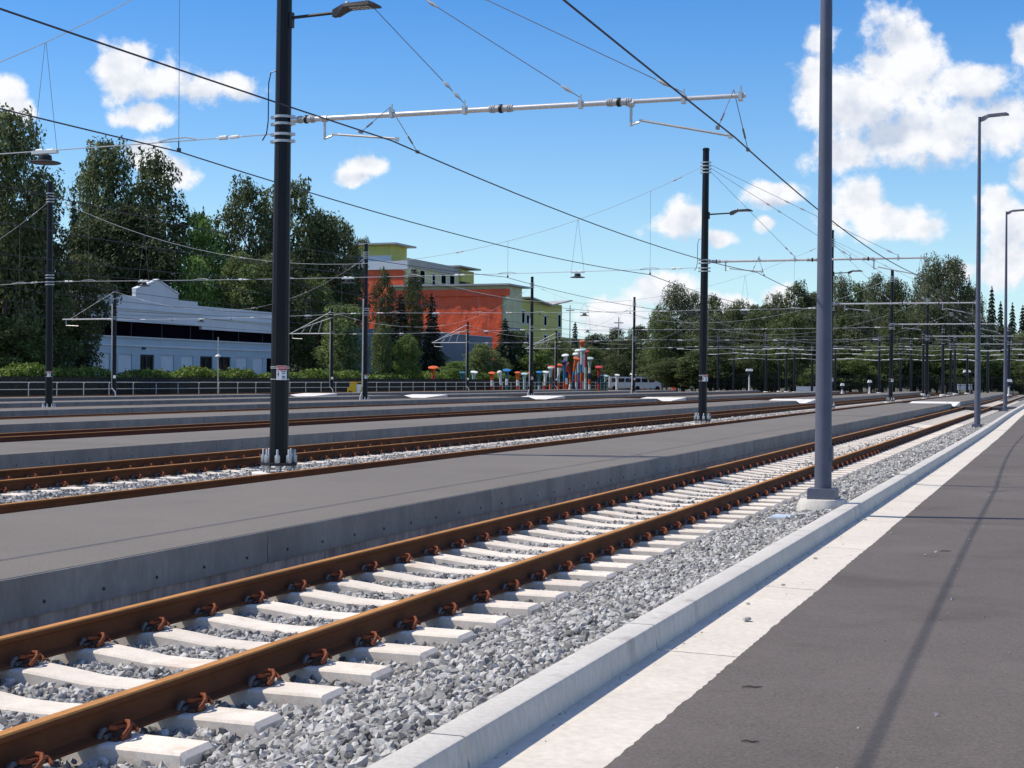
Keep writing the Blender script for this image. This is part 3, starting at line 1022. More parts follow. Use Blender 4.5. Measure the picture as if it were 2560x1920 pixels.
def pole(label, x, t, group, boom=True, lamp=True, h=POLE_H, shaft=SHAFT_ME, conduit=False, sign=False, rake=0.4, first=True):
    p = thing('overhead_line_pole', label, 'utility pole', (x, t, BASE_Z), 0, group)
    p.rotation_euler = (0, R(rake), 0)
    ob('footing', FOOT_ME, p)
    ob('base_plate', PLATE_ME, p)
    for k in range(8):
        a = 2 * pi * (k + 0.5) / 8
        ob('anchor_bolt', NUT_ME, p, (0.265 * cos(a), 0.265 * sin(a), 0.0))
    ob('shaft', shaft, p, (0, 0, 0.04))
    zb = BOOM_Z - BASE_Z
    zs = [zb - 0.06, zb + 0.06, zb - 0.24, zb - 0.36, h - 0.42, h - 0.55, h - 0.68, h - 0.80]
    for z in zs:
        if z < h:
            k = 1.0 + (zb - z) * 0.028
            ob('clamp_band', BAND_ME, p, (0, 0, z), (0, 0, 0), (k, k, 1))
    if lamp:
        lamp_head(p, 0, 7.72, 0.80)
    if boom:
        L = ROW1 - 4.72
        m = MB()
        m.tube([(0.17, 0, zb), (0.30, 0, zb)], 0.05, 10)
        m.tube([(0.55, 0, zb), (3.9, 0, zb + 0.02)], 0.044, 10)
        m.tube([(4.1, 0, zb + 0.02), (5.9, 0, zb + 0.03)], 0.042, 10)
        m.tube([(6.1, 0, zb + 0.03), (L, 0, zb + 0.04)], 0.036, 10)
        bo = part('boom', m, 'aluminium', p, smooth=40)
        for x_ in (0.45, 4.0, 6.0):
            ob('insulator', INS_ME, bo, (x_, 0, zb + 0.005 * x_), (0, 0, 0), (1.0 if x_ > 1 else 0.8, 1, 1))
        # fittings where stays and hangers attach
        for x_ in (2.05, 3.36, 5.36, 7.05, 7.95):
            q = MB()
            q.box(x_ - 0.03, x_ + 0.03, -0.055, 0.055, zb - 0.04, zb + 0.10)
            q.tube([(x_, 0, zb + 0.08), (x_, 0, zb + 0.19)], 0.014, 6)
            part('clamp', q, 'galvanised', bo)
        for x_, zt in ((3.36, h - 0.74), (5.36, h - 0.62), (7.05, h - 0.50)):
            q = MB()
            a = Vector((0.16, 0, zt))
            b = Vector((x_, 0, zb + 0.13))
            q.tube([a, b], 0.0075, 5)
            part('stay_wire', q, 'wire_steel', bo)
            # strain insulators let into the stay
            for f0 in ((0.90, 0.955) if x_ < 4 else (0.42, 0.50, 0.955)):
                q = MB()
                c0, c1 = a.lerp(b, f0 - 0.020), a.lerp(b, f0 + 0.020)
                cm = a.lerp(b, f0)
                q.tube([c0, cm, c1], [0.010, 0.033, 0.010], 7)
                part('strain_insulator', q, 'insulator_grey', bo, smooth=50)
        # steady arms to the wires of the second and the first track
        for xs, xe, cz in ((0.80, ROW1 - 10.60, CONTACT_Z + 0.015), (6.20, ROW1 - 4.95, CONTACT_1 + 0.055)):
            zt_ = cz - BASE_Z
            q = MB()
            q.tube([(xs, 0, zb - 0.02), (xs, 0, zb - 0.36)], 0.024, 6)
            q.tube([(xs - 0.05, 0, zb), (xs + 0.05, 0, zb)], 0.058, 8)
            q.tube([(xs, 0, zb - 0.34), (xs + 0.14, 0, zb - 0.30)], 0.018, 6)
            q.tube([(xs + 0.14, 0, zb - 0.27), (xe, 0, zt_ + 0.03)], 0.019, 8)
            q.box(xe - 0.03, xe + 0.03, -0.02, 0.02, zt_ - 0.012, zt_ + 0.05)
            part('steady_arm', q, 'galvanised', bo, smooth=40)
        # delta hangers carrying the contact wire fore and aft of the boom
        for x_, cz in ((ROW1 - 10.69 - 0.04, CONTACT_Z + 0.015), (ROW1 - 4.87 - 0.04, CONTACT_1 + 0.055)):
            for sg in (-1, 1):
                q = MB()
                zc = cz - BASE_Z - 0.030
                q.tube([(x_, 0, zb + 0.14), (x_ + 0.01, sg * 1.15, zc)], 0.0065, 5)
                q.box(x_ - 0.015, x_ + 0.03, sg * 1.15 - 0.045, sg * 1.15 + 0.045, zc - 0.02, zc + 0.03)
                q.tube([(x_ + 0.006, sg * 0.72, zb + 0.14 + (zc - zb - 0.14) * 0.63), (x_ + 0.008, sg * 0.92, zb + 0.14 + (zc - zb - 0.14) * 0.80)], 0.016, 6)
                part('hanger', q, 'wire_steel', bo)
    if conduit:
        q = MB()
        q.tube([(-0.20, -0.40, -0.10), (-0.20, -0.30, 0.25), (-0.14, -0.20, 0.55), (-0.12, -0.17, 0.9), (-0.10, -0.14, h * 0.66)], 0.05, 8)
        part('conduit', q, 'rail_pipe', p, smooth=40)
    # jumper cable looping down the left of the shaft
    q = MB()
    q.tube([(-0.13, -0.05, zb + 0.85), (-0.22, -0.05, zb + 0.83), (-0.26, -0.05, zb + 0.65), (-0.26, -0.05, zb + 0.0), (-0.29, -0.05, zb - 0.22), (-0.38, -0.03, zb - 0.33)], 0.011, 6)
    part('jumper_cable', q, 'insulator_black', p)
    if sign:
        warning_sign(p, 1.68 - BASE_Z)
    return p


ROW1_LAB = ['thick black pole on bolted base with danger sign, LED lamp and long white boom',
            'black pole in the gravel strip beyond the first platform, seen whole to its banded top',
            'black pole half hidden behind the grey street lamp post, its lamp poking out',
            'black pole with boom just past the white ramp on the first platform',
            'distant black boom pole, second past the white ramp of the first platform',
            'most distant black boom pole, in front of the tall thin trees']
for k, t in enumerate(SPAN_T):
    pole(ROW1_LAB[k], -ROW1 - 0.0, t, 'boom poles in the gravel strip', True, k < 4, sign=(k < 4), conduit=False)
ROW2_LAB = ['black pole with white sign standing before the dark trees left of the white building',
            'tall black pole with grey conduit in front of the tree covered orange building',
            'black pole with conduit in front of the yellow clad building wing',
            'black pole right of the coloured nail sculptures',
            'far black pole before the woods, under the crossing span wires']
for k, t in enumerate(SPAN_T[1:]):
    pole(ROW2_LAB[k], -ROW2, t + 1.0, 'span poles beyond the fourth platform', False, False, conduit=(k > 0), sign=True, rake=0.1)

# poles with triangular truss brackets beyond the farthest platform
SHAFT3_ME = shaft_mesh(8.3, 0.15, 0.11)
R3LAB = ['slim black pole with a level bracket arm at the far left before the trees',
         'slim black pole with bracket arm in front of the white building',
         'slim pole with pale truss bracket between the thick black pole and the orange building',
         'slim pole with truss bracket in front of the orange netting wall',
         'far bracket pole beside the tall nail sculptures']
for k, t in enumerate(ROW3_T):
    p = thing('bracket_pole', R3LAB[k], 'utility pole', (-ROW3, t, -0.05), 0, 'bracket poles by the pipe railing')
    ob('shaft', SHAFT3_ME, p)
    ob('base_plate', PLATE_ME, p, (0, 0, 0.0))
    zb = 5.9
    m = MB()
    m.tube([(-0.15, 0, zb), (-4.6, 0, zb)], 0.05, 8)
    if k > 1:
        m.tube([(-0.15, 0, 8.0), (-4.4, 0, zb + 0.05)], 0.042, 8)
        m.tube([(-0.15, 0, 7.4), (-3.4, 0, zb + 0.5)], 0.034, 8)
    else:
        m.tube([(-0.15, 0, 7.9), (-3.9, 0, zb + 0.05)], 0.014, 6)
    for x_ in (-1.4, -2.4, -3.3) if k > 1 else ():
        z_ = 8.0 + (x_ + 0.15) / 4.25 * 2.05
        m.tube([(x_ - 0.1, 0, zb), (x_ + 0.35, 0, z_ - 0.1)], 0.026, 6)
    m.tube([(-4.3, 0, zb), (-4.3, 0, zb - 0.45), (-3.2, 0, zb - 0.5)], 0.026, 6)
    part('truss_bracket', m, 'aluminium', p, smooth=40)
    m = MB()
    m.tube([(0.30, -0.25, 0.0), (0.20, -0.2, 0.5), (-0.13, -0.14, 0.8), (-0.13, -0.14, 7.0)], 0.045, 8)
    part('conduit', m, 'rail_pipe', p, smooth=40)
    for z in (zb, zb + 0.15, 7.4, 7.9):
        ob('clamp_band', BAND_ME, p, (0, 0, z), (0, 0, 0), (0.9, 0.9, 1))
    q = MB()
    q.box(0.0, 0.24, -0.19, -0.186, 1.5, 1.72)
    part('warning_sign', q, 'sign_white', p)
# Y shaped bracket pole at the far left
p = thing('bracket_pole', 'slim black pole carrying a Y shaped bracket under a level white bar', 'utility pole', (-62.3, 71.5, -0.05), 0, 'bracket poles by the pipe railing')
ob('shaft', SHAFT3_ME, p)
ob('base_plate', PLATE_ME, p)
m = MB()
m.tube([(-3.1, 0, 6.0), (1.7, 0, 6.0)], 0.05, 8)
m.tube([(-0.1, 0, 4.6), (-1.1, 0, 5.95)], 0.03, 8)
m.tube([(0.1, 0, 4.6), (1.0, 0, 5.95)], 0.03, 8)
m.tube([(0.5, 0, 5.1), (1.5, 0, 5.0)], 0.03, 8)
part('wire_bracket', m, 'aluminium', p, smooth=40)
ob('clamp_band', BAND_ME, p, (0, 0, 4.55))

# ================================================================ head spans between the pole rows


ORD = ['', 'first', 'second', 'third', 'fourth', 'fifth', 'sixth', 'seventh', 'eighth']


def span(k, t, sa, za, sb, zb, tb, tracks, lamps, label, near=False):
    sp = thing('span_wire', label, 'span wire', (-sa, t, 0), 0, 'cross spans over the yard')
    n = 24
    mid, low = 0.5 * (sa + sb), 6.25

    def upper(s):
        u = (s - mid) / (0.5 * abs(sb - sa))
        zz = za if s < mid else zb
        return low + (zz - low) * u * u

    def lower(s):
        u = (s - mid) / (0.5 * abs(sb - sa))
        return 5.70 + 0.10 * u * u

    def yy(s):
        return (tb - t) * (s - sa) / (sb - sa)

    up = [(-(s - sa), yy(s), upper(s)) for s in [sa + (sb - sa) * i / n for i in range(n + 1)]]
    lo = [(-(s - sa), yy(s), lower(s)) for s in [sa + (sb - sa) * i / n for i in range(n + 1)]]
    m = MB()
    m.tube(up, 0.0085, 5)
    part('upper_wire', m, 'wire_pale', sp)
    m = MB()
    m.tube(lo, 0.0105, 5)
    part('lower_wire', m, 'wire_pale', sp)
    for s in tracks:
        q = MB()
        q.tube([(-(s - sa), yy(s), lower(s)), (-(s - sa), yy(s), upper(s))], 0.0055, 4)
        part('dropper', q, 'wire_steel', sp)
        q = MB()
        q.box(-(s - sa) - 0.022, -(s - sa) + 0.030, yy(s) - 0.03, yy(s) + 0.03, CONTACT_Z, CONTACT_Z + 0.07)
        q.tube([(-(s - sa), yy(s), CONTACT_Z + 0.05), (-(s - sa), yy(s), lower(s))], 0.012, 6)
        part('wire_clamp', q, 'dark_metal', sp)
        q = MB()
        q.tube([(-(s - sa) + 0.35, yy(s), lower(s) + 0.02), (-(s - sa) + 0.15, yy(s), lower(s) + 0.06), (-(s - sa) - 0.15, yy(s), lower(s) + 0.05), (-(s - sa) - 0.4, yy(s), lower(s) + 0.01)], 0.013, 5)
        part('bridle_rod', q, 'wire_pale', sp)
    # strain insulators in both wires
    ss = []
    for a_, b_ in zip([sa] + list(tracks), list(tracks) + [sb]):
        ss.append(0.5 * (a_ + b_))
    for j, s in enumerate(ss):
        for fn, r_, ln in ((lower, 0.040, 0.26), (upper, 0.030, 0.20)):
            if fn is upper and j % 2:
                continue
            pa, pb = s - ln, s + ln
            q = MB()
            A, B = Vector((-(pa - sa), yy(pa), fn(pa))), Vector((-(pb - sa), yy(pb), fn(pb)))
            q.tube([A, A.lerp(B, 0.1), A.lerp(B, 0.13), A.lerp(B, 0.42), A.lerp(B, 0.46), A.lerp(B, 0.54), A.lerp(B, 0.58), A.lerp(B, 0.87), A.lerp(B, 0.9), B],
                   [0.012, 0.014, r_ * 0.75, r_ * 0.75, 0.014, 0.014, r_, r_, 0.014, 0.012], 7)
            part('strain_insulator', q, 'white_plastic' if fn is lower else 'insulator_grey', sp, smooth=40)
    for s in lamps:
        x, y, z = -s, t + yy(s), lower(s)
        d = thing('pendant_lamp', None, 'lamp', (x, y, z - 0.22), 0, 'saucer lamps hung from the span wires')
        d['label'] = 'dark saucer lamp above the ' + ORD[2 + int((s - 17) / 9.9)] + ' platform, on the ' + ORD[(k if sa == ROW1 else k + 1) + 1] + ' cross span from the signed pole'
        q = MB()
        q.lathe([(0.13, 0.045), (0.27, 0.014), (0.295, 0.0), (0.27, -0.012), (0.10, -0.006)], 20)
        part('shade', q, 'dark_metal', d, smooth=40)
        q = MB()
        q.lathe([(0.13, 0.06), (0.12, 0.13), (0.09, 0.15)], 14)
        part('housing', q, 'dark_metal', d, smooth=40)
        q = MB()
        q.box(-0.27, 0.27, -0.04, 0.04, 0.165, 0.225)
        part('mounting_bar', q, 'white_plastic', d)
        q = MB()
        for j in (-1, 1):
            q.tube([(j * 0.26, 0, 0.22), (j * 0.012, 0, upper(s) - z + 0.22)], 0.0055, 4)
        part('suspension_wire', q, 'wire_steel', d)
    return sp


SPLAB = ['cross span from the thick signed pole, reaching out of the picture past the tree tops',
         'cross span from the second boom pole to the pole before the dark trees',
         'cross span meeting the tall conduit pole before the orange building',
         'cross span meeting the pole before the yellow clad wing',
         'far cross span meeting the pole right of the nail sculptures',
         'farthest cross span in front of the woods']
for k, t in enumerate(SPAN_T):
    span(k, t, ROW1, 9.6, ROW2, 9.6, t + 1.0, TRK[2:8], (17.72, 27.66, 37.6), SPLAB[k])
for k, t in enumerate(SPAN_T[1:]):
    tb = ROW3_T[k]
    span(k, t + 1.0, ROW2, 9.4, ROW3, 7.9, tb, TRK[8:12], (47.5, 57.5),
         'cross span beyond the fourth platform, in front of ' + ['the dark trees at the left edge', 'the white building', 'the orange building', 'the yellow clad wing', 'the nail sculptures'][k])
# the out-of-picture pole that holds the left end of the first span
pole('black span pole opposite the thick signed pole, left of the dark trees', -ROW2, SPAN_T[0] + 1.0, 'span poles beyond the fourth platform', False, False, rake=0.1)

# ================================================================ contact wires
for i, s in enumerate(TRK[:12]):
    m = MB()
    pts = []
    sup = [-9.3] + SPAN_T
    for a, b in zip(sup[:-1], sup[1:]):
        for j in range(16):
            u = j / 16
            y = a + (b - a) * u
            q = min(y - a, b - y)
            sag = (0.10 if a < 0 else 0.27) * 4 * u * (1 - u)
            c0 = CONTACT_1 if i == 0 else CONTACT_Z
            c0 += 0.75 * (1 - u) if (i == 0 and a < 0) else 0
            stag = 0.03 * (1 if (sup.index(a) % 2) else -1) * (1 - 2 * u)
            pts.append((-s + stag, y, c0 - sag))
    pts.append((-s, sup[-1], CONTACT_1 if i == 0 else CONTACT_Z))
    m.tube(pts, 0.0130 if i < 3 else 0.011, 5)
    o = part('contact_wire', m, 'wire_copper')
    tag(o, ['dark overhead wire above the track beside the kerb, under the boom tips',
            'dark overhead wire above the second track, passing the thick black pole',
            'dark overhead wire above the third track, hung from the first cross span'][i] if i < 3 else
        'thin dark overhead wire over the ' + ['fourth', 'fifth', 'sixth', 'seventh', 'eighth', 'ninth', 'tenth', 'eleventh', 'twelfth'][i - 3] + ' track from the kerb', 'wire', 'overhead wires')

# ================================================================ grey street lamps by the kerb
LAMPLAB = ['grey tapered street lamp post on a rough concrete pedestal, rising out of the picture',
           'grey street lamp with flat head, standing in the gravel where the kerb bends',
           'slim grey street lamp farther along the kerb, its head cut by the picture edge']
for k, (x, t, zb, ped) in enumerate(((-2.70, 18.45, 0.20, True), (-2.74, 53.3, 0.07, False), (-2.92, 83.5, 0.09, False))):
    p = thing('street_lamp', LAMPLAB[k], 'street lamp', (x, t, zb), 0, 'street lamps along the kerb')
    h = 10.3
    m = MB()
    m.lathe([(0.103, 0.0), (0.045, h), (0.045, h + 0.02)], 20)
    part('shaft', m, 'lamp_grey', p, smooth=40)
    m = MB()
    m.box(-0.165, 0.165, -0.165, 0.165, 0.0, 0.125, 0.006)
    part('base_cover', m, 'lamp_grey', p)
    m = MB()
    m.box(0.085, 0.115, -0.05, 0.05, 0.45, 0.62)
    part('hand_hole_cover', m, 'lamp_grey', p)
    if ped:
        rg = random.Random(4)
        m = MB()
        m.loft([[(r_ * cos(2 * pi * j / 18) * (1 + 0.06 * sin(j * 2.3)), r_ * sin(2 * pi * j / 18) * (1 + 0.05 * cos(j * 1.7)), z_) for j in range(18)]
                for r_, z_ in ((0.30, -0.5), (0.295, -0.13), (0.28, -0.06), (0.255, -0.004), (0.235, 0.0))])
        part('pedestal', m, 'kerb_concrete', p, smooth=40)
    m = MB()
    m.tube([(0.0, 0, h - 0.10), (0.12, 0, h - 0.04)], 0.03, 8)
    rings = []
    for dx, zt, zb_, w in ((0.04, 0.0, -0.15, 0.035), (0.17, 0.055, -0.10, 0.05), (0.28, 0.085, 0.0, 0.12), (0.84, 0.115, 0.035, 0.14), (0.93, 0.06, 0.03, 0.12)):
        rings.append([(dx, -w, h + zb_), (dx, w, h + zb_), (dx, w * 0.9, h + zt), (dx, -w * 0.9, h + zt)])
    m.loft(rings)
    hd = part('lamp_head', m, 'lamp_grey', p)
    q = MB()
    q.box(0.36, 0.80, -0.10, 0.10, h + 0.022, h + 0.031)
    part('led_panel', q, 'insulator_grey', hd)
# junction box lid set in the gravel by the first street lamp
p = thing('junction_box', 'pale blue rectangular box lid set in gravel beside the street lamp pedestal', 'junction box', (-2.83, 17.42, -0.005))
m = MB()
m.box(-0.31, 0.31, -0.20, 0.20, -0.25, 0.062)
part('body', m, 'kerb_concrete', p)
m = MB()
m.box(-0.285, 0.285, -0.175, 0.175, 0.064, 0.078, 0.004)
part('lid', m, 'lid_blue', p)

# ================================================================ pipe railing at the far side of the yard
RS, RT0, RT1, RDT = 75.0, 63.42, 284.0, 3.53
pr = thing('pipe_railing', 'long grey pipe railing with rounded panels along the far edge of the yard', 'railing', (-RS, 0, 0.02))
pm = MB()
hh, rr = 1.07, 0.16
pts = [(0, 0, 0), (0, 0, hh - rr)] + [(0, rr - rr * cos(a), hh - rr + rr * sin(a)) for a in (pi / 6, pi / 3, pi / 2)] + [(0, RDT - 0.05, hh)]
pm.tube(pts, 0.036, 8)
POST_ME = pm.mesh('panel_frame', 'rail_pipe', smooth=50)
pm = MB()
pm.tube([(0, 0.03, 0.52), (0, RDT - 0.03, 0.52)], 0.028, 8)
MIDR_ME = pm.mesh('mid_rail', 'rail_pipe', smooth=50)
t = RT0
while t < RT1:
    ob('panel_frame', POST_ME, pr, (0, t, 0))
    ob('mid_rail', MIDR_ME, pr, (0, t, 0))
    t += RDT
m = MB()
m.box(-RS - 0.25, -RS + 0.25, 60, 290, -0.4, -0.06)
tag(part('retaining_kerb', m, 'panel_concrete'), kind='structure')

# black mesh fence behind it
fn = thing('mesh_fence', 'tall black wire fence between the pipe railing and the clipped hedge', 'fence', (-78.0, 0, -0.2))
pm = MB()
pm.box(-0.03, 0.03, -0.03, 0.03, 0, 1.75)
FP_ME = pm.mesh('post', 'fence_black')
pm = MB()
for z in (0.15, 0.95, 1.70):
    pm.box(-0.015, 0.015, 0.03, 2.97, z - 0.02, z + 0.02)
for k in range(24):
    y = 0.11 + k * 0.121
    pm.box(-0.010, 0.010, y - 0.036, y + 0.036, 0.17, 1.68)
FM_ME = pm.mesh('mesh_panel', 'fence_black')
t = 63.0
while t < 310:
    ob('post', FP_ME, fn, (0, t, 0))
    ob('mesh_panel', FM_ME, fn, (0, t, 0))
    t += 3.0

# ================================================================ leaves


def leaf_quads(P, size, nrm=None, flat=0.0):
    """rhombic leaf clumps at P with random tilt; nrm pulls their faces outward."""
    n = len(P)
    a = nr.normal(size=(n, 3))
    if nrm is not None:
        a = a * 0.75 + nrm * 1.0
    a[:, 2] += flat
    a /= np.linalg.norm(a, axis=1, keepdims=True) + 1e-9
    b = np.cross(a, nr.normal(size=(n, 3)))
    b /= np.linalg.norm(b, axis=1, keepdims=True) + 1e-9
    c = np.cross(a, b)
    s = size[:, None]
    V = np.stack([P - b * s, P + c * s * 0.55 + a * s * 0.12, P + b * s, P - c * s * 0.55 + a * s * 0.12], 1)
    Q = np.arange(n * 4).reshape(n, 4)
    return V.reshape(-1, 3), Q


def crown_broad(seed, n_leaf, h, w, leaf, base=0.22, sparse=1.0, lobes=26, matn='leaf_dark', column=False):
    """lumpy broadleaf crown: many uneven leaf clumps on limbs, gaps between them. Returns trunk mesh and crown mesh"""
    g = np.random.default_rng(seed)
    tips = []
    tr = MB()
    th = h * 0.86
    lean = g.uniform(-0.03, 0.03, 2) * h
    tr.tube([(0, 0, 0), (lean[0] * .2, lean[1] * .2, th * .3), (lean[0] * .6, lean[1] * .6, th * .65), (lean[0], lean[1], th)],
            [h * 0.019, h * 0.015, h * 0.009, h * 0.002], 7)
    for k in range(lobes):
        u = base + (1 - base) * (k + g.uniform(0, 1)) / lobes * 0.97
        # crown profile: widest a little below the middle
        prof = (math.sin(pi * min(max((u - base) / (1 - base), 0.06), 0.97)) ** 0.6)
        if column:
            prof = prof ** 0.6
        rad = w * 0.5 * prof * g.uniform(0.35, 0.92)
        an = k * 2.39996 + g.uniform(-0.6, 0.6)
        z = u * h
        tip = np.array([lean[0] * u + rad * cos(an), lean[1] * u + rad * sin(an), z])
        cr = h * g.uniform(0.055, 0.105) * (0.75 + 0.5 * prof)
        tips.append((tip, cr))
        z0 = max(z - rad * g.uniform(0.6, 1.2), h * 0.12)
        st = np.array([lean[0] * z0 / h, lean[1] * z0 / h, z0])
        md = (st + tip) / 2 + np.array([0, 0, -0.03 * h])
        tr.tube([tuple(st), tuple(md), tuple(tip)], [h * 0.006, h * 0.0042, h * 0.0015], 5, False)
    tips.append((np.array([lean[0], lean[1], h * 0.95]), h * 0.06))
    wt_ = np.array([c ** 2 for _, c in tips])
    wt_ /= wt_.sum()
    Ps, Ns, Ss = [], [], []
    for (tip, cr), wgt in zip(tips, wt_):
        k = max(int(n_leaf * wgt), 20)
        d = g.normal(size=(k, 3))
        d /= np.linalg.norm(d, axis=1, keepdims=True)
        rr_ = cr * g.uniform(0.45, 1.0, k) ** 0.5 * (1 + 0.35 * np.sin(d[:, 0] * 5 + tip[2]) * np.cos(d[:, 1] * 6))
        stretch = np.array([1.25, 1.25, 0.85])
        Ps.append(tip + d * rr_[:, None] * stretch)
        Ns.append(d)
        Ss.append((0.45 + 1.2 * g.random(k) ** 2) * leaf * 1.1)
    P, N, S = np.concatenate(Ps), np.concatenate(Ns), np.concatenate(Ss)
    if sparse < 1:
        kp = g.random(len(P)) < sparse
        P, N, S = P[kp], N[kp], S[kp]
    V, Q = leaf_quads(P, S, N * 0.6, 0.7)
    return tr.mesh('trunk', 'bark', smooth=60), np_mesh('crown', V, Q, matn)


def crown_conifer(seed, n_leaf, h, w, leaf, matn='needle'):
    g = np.random.default_rng(seed)
    tr = MB()
    tr.tube([(0, 0, 0), (0, 0, h * 0.5), (0, 0, h * 0.99)], [h * 0.014, h * 0.009, h * 0.0015], 7)
    Ps, Ns = [], []
    whorls = 26
    for k in range(whorls):
        u = 0.08 + 0.9 * k / whorls
        rad = w * 0.5 * (1 - u) ** 0.85 * g.uniform(0.75, 1.15) + 0.01 * h
        nb = 7
        for j in range(nb):
            an = 2 * pi * (j + g.uniform(-.3, .3)) / nb + k * 0.7
            L = rad * g.uniform(0.7, 1.15)
            q = max(int(n_leaf / (whorls * nb) * (0.4 + 1.4 * (1 - u))), 6)
            f = g.uniform(0.1, 1, q) ** 0.7
            dr = np.stack([np.full(q, cos(an)), np.full(q, sin(an)), -0.28 - 0.25 * f], 1)
            p = dr * (f * L)[:, None] + np.array([0, 0, u * h + 0.02 * h])
            sp = (1.05 - f)[:, None] * g.normal(size=(q, 3)) * L * 0.16
            Ps.append(p + sp)
            Ns.append(np.tile(np.array([[cos(an) * 0.5, sin(an) * 0.5, 0.8]]), (q, 1)))
    Ps.append(np.stack([g.normal(size=30) * 0.006 * h, g.normal(size=30) * 0.006 * h, g.uniform(0.93, 1.0, 30) * h], 1))
    Ns.append(g.normal(size=(30, 3)))
    P, N = np.concatenate(Ps), np.concatenate(Ns)
    V, Q = leaf_quads(P, g.uniform(0.6, 1.3, len(P)) * leaf, N, 0.0)
    return tr.mesh('trunk', 'bark', smooth=60), np_mesh('crown', V, Q, matn)


# prototypes, all 20 m tall (scaled where they stand)
PROTO = {}
PROTO['dark'] = [crown_broad(101 + k, 24000, 20, 12.5, 0.19, 0.14, lobes=34, matn='leaf_dark') for k in range(3)]
PROTO['mid'] = [crown_broad(201 + k, 22000, 20, 12.0, 0.19, 0.12, lobes=32, matn='leaf_mid') for k in range(3)]
PROTO['bright'] = [crown_broad(301 + k, 18000, 20, 11.0, 0.22, 0.06, lobes=26, matn='leaf_bright') for k in range(2)]
PROTO['grey'] = [crown_broad(401 + k, 21000, 20, 9.5, 0.19, 0.20, 0.9, 34, 'leaf_grey', True) for k in range(3)]
PROTO['column'] = [crown_broad(501 + k, 18000, 20, 8.5, 0.22, 0.05, lobes=30, matn='leaf_mid', column=True) for k in range(2)]
PROTO['needle'] = [crown_conifer(601 + k, 15000, 20, 8.0, 0.22) for k in range(2)]
PALE = {}


def hill(x, y):
    """height of the wooded bank beyond the buildings"""
    s = -x
    u = min(max((s - 112) / 90, 0), 1)
    return 20.0 * u * u * (3 - 2 * u) - 0.25


cnt = {}


def tree(kind, px, top, depth, wpx, label, group, base=None):
    pos = bearing(px, depth)
    ztop = bearing(px, depth, top).z
    z0 = hill(pos.x, pos.y) if base is None else base
    k = cnt.get(kind, 0)
    cnt[kind] = k + 1
    tm, cm = PROTO[kind][k % len(PROTO[kind])]
    sz = (ztop - z0) / 19.6
    xs = [v.co.x for v in cm.vertices] if kind not in PALE else None
    if kind not in PALE:
        PALE[kind] = max(xs) - min(xs)
    sx = wpx * depth / F / PALE[kind]
    p = thing(dict(needle='conifer_tree', column='young_tree', bright='leafy_tree', grey='poplar_tree').get(kind, 'broadleaf_tree'), label, 'tree', (pos.x, pos.y, z0), k * 1.9, group)
    p.scale = (sx, sx, sz)
    ob('trunk', tm, p)
    ob('crown', cm, p)
    return p


# wooded bank
hb = MB()
xsn = [-100, -112, -125, -140, -160, -180, -205, -400, -1500]
ysn = [20, 80, 140, 200, 260, 320, 380, 460, 700, 1500]
for j, y in enumerate(ysn):
    for x in xsn:
        hb.v.append((x, y, hill(x, y)))
nx = len(xsn)
for j in range(len(ysn) - 1):
    for i in range(nx - 1):
        hb.face((j * nx + i, (j + 1) * nx + i, (j + 1) * nx + i + 1, j * nx + i + 1))
tag(part('hillside', hb, 'hill_grass', smooth=60), kind='structure')

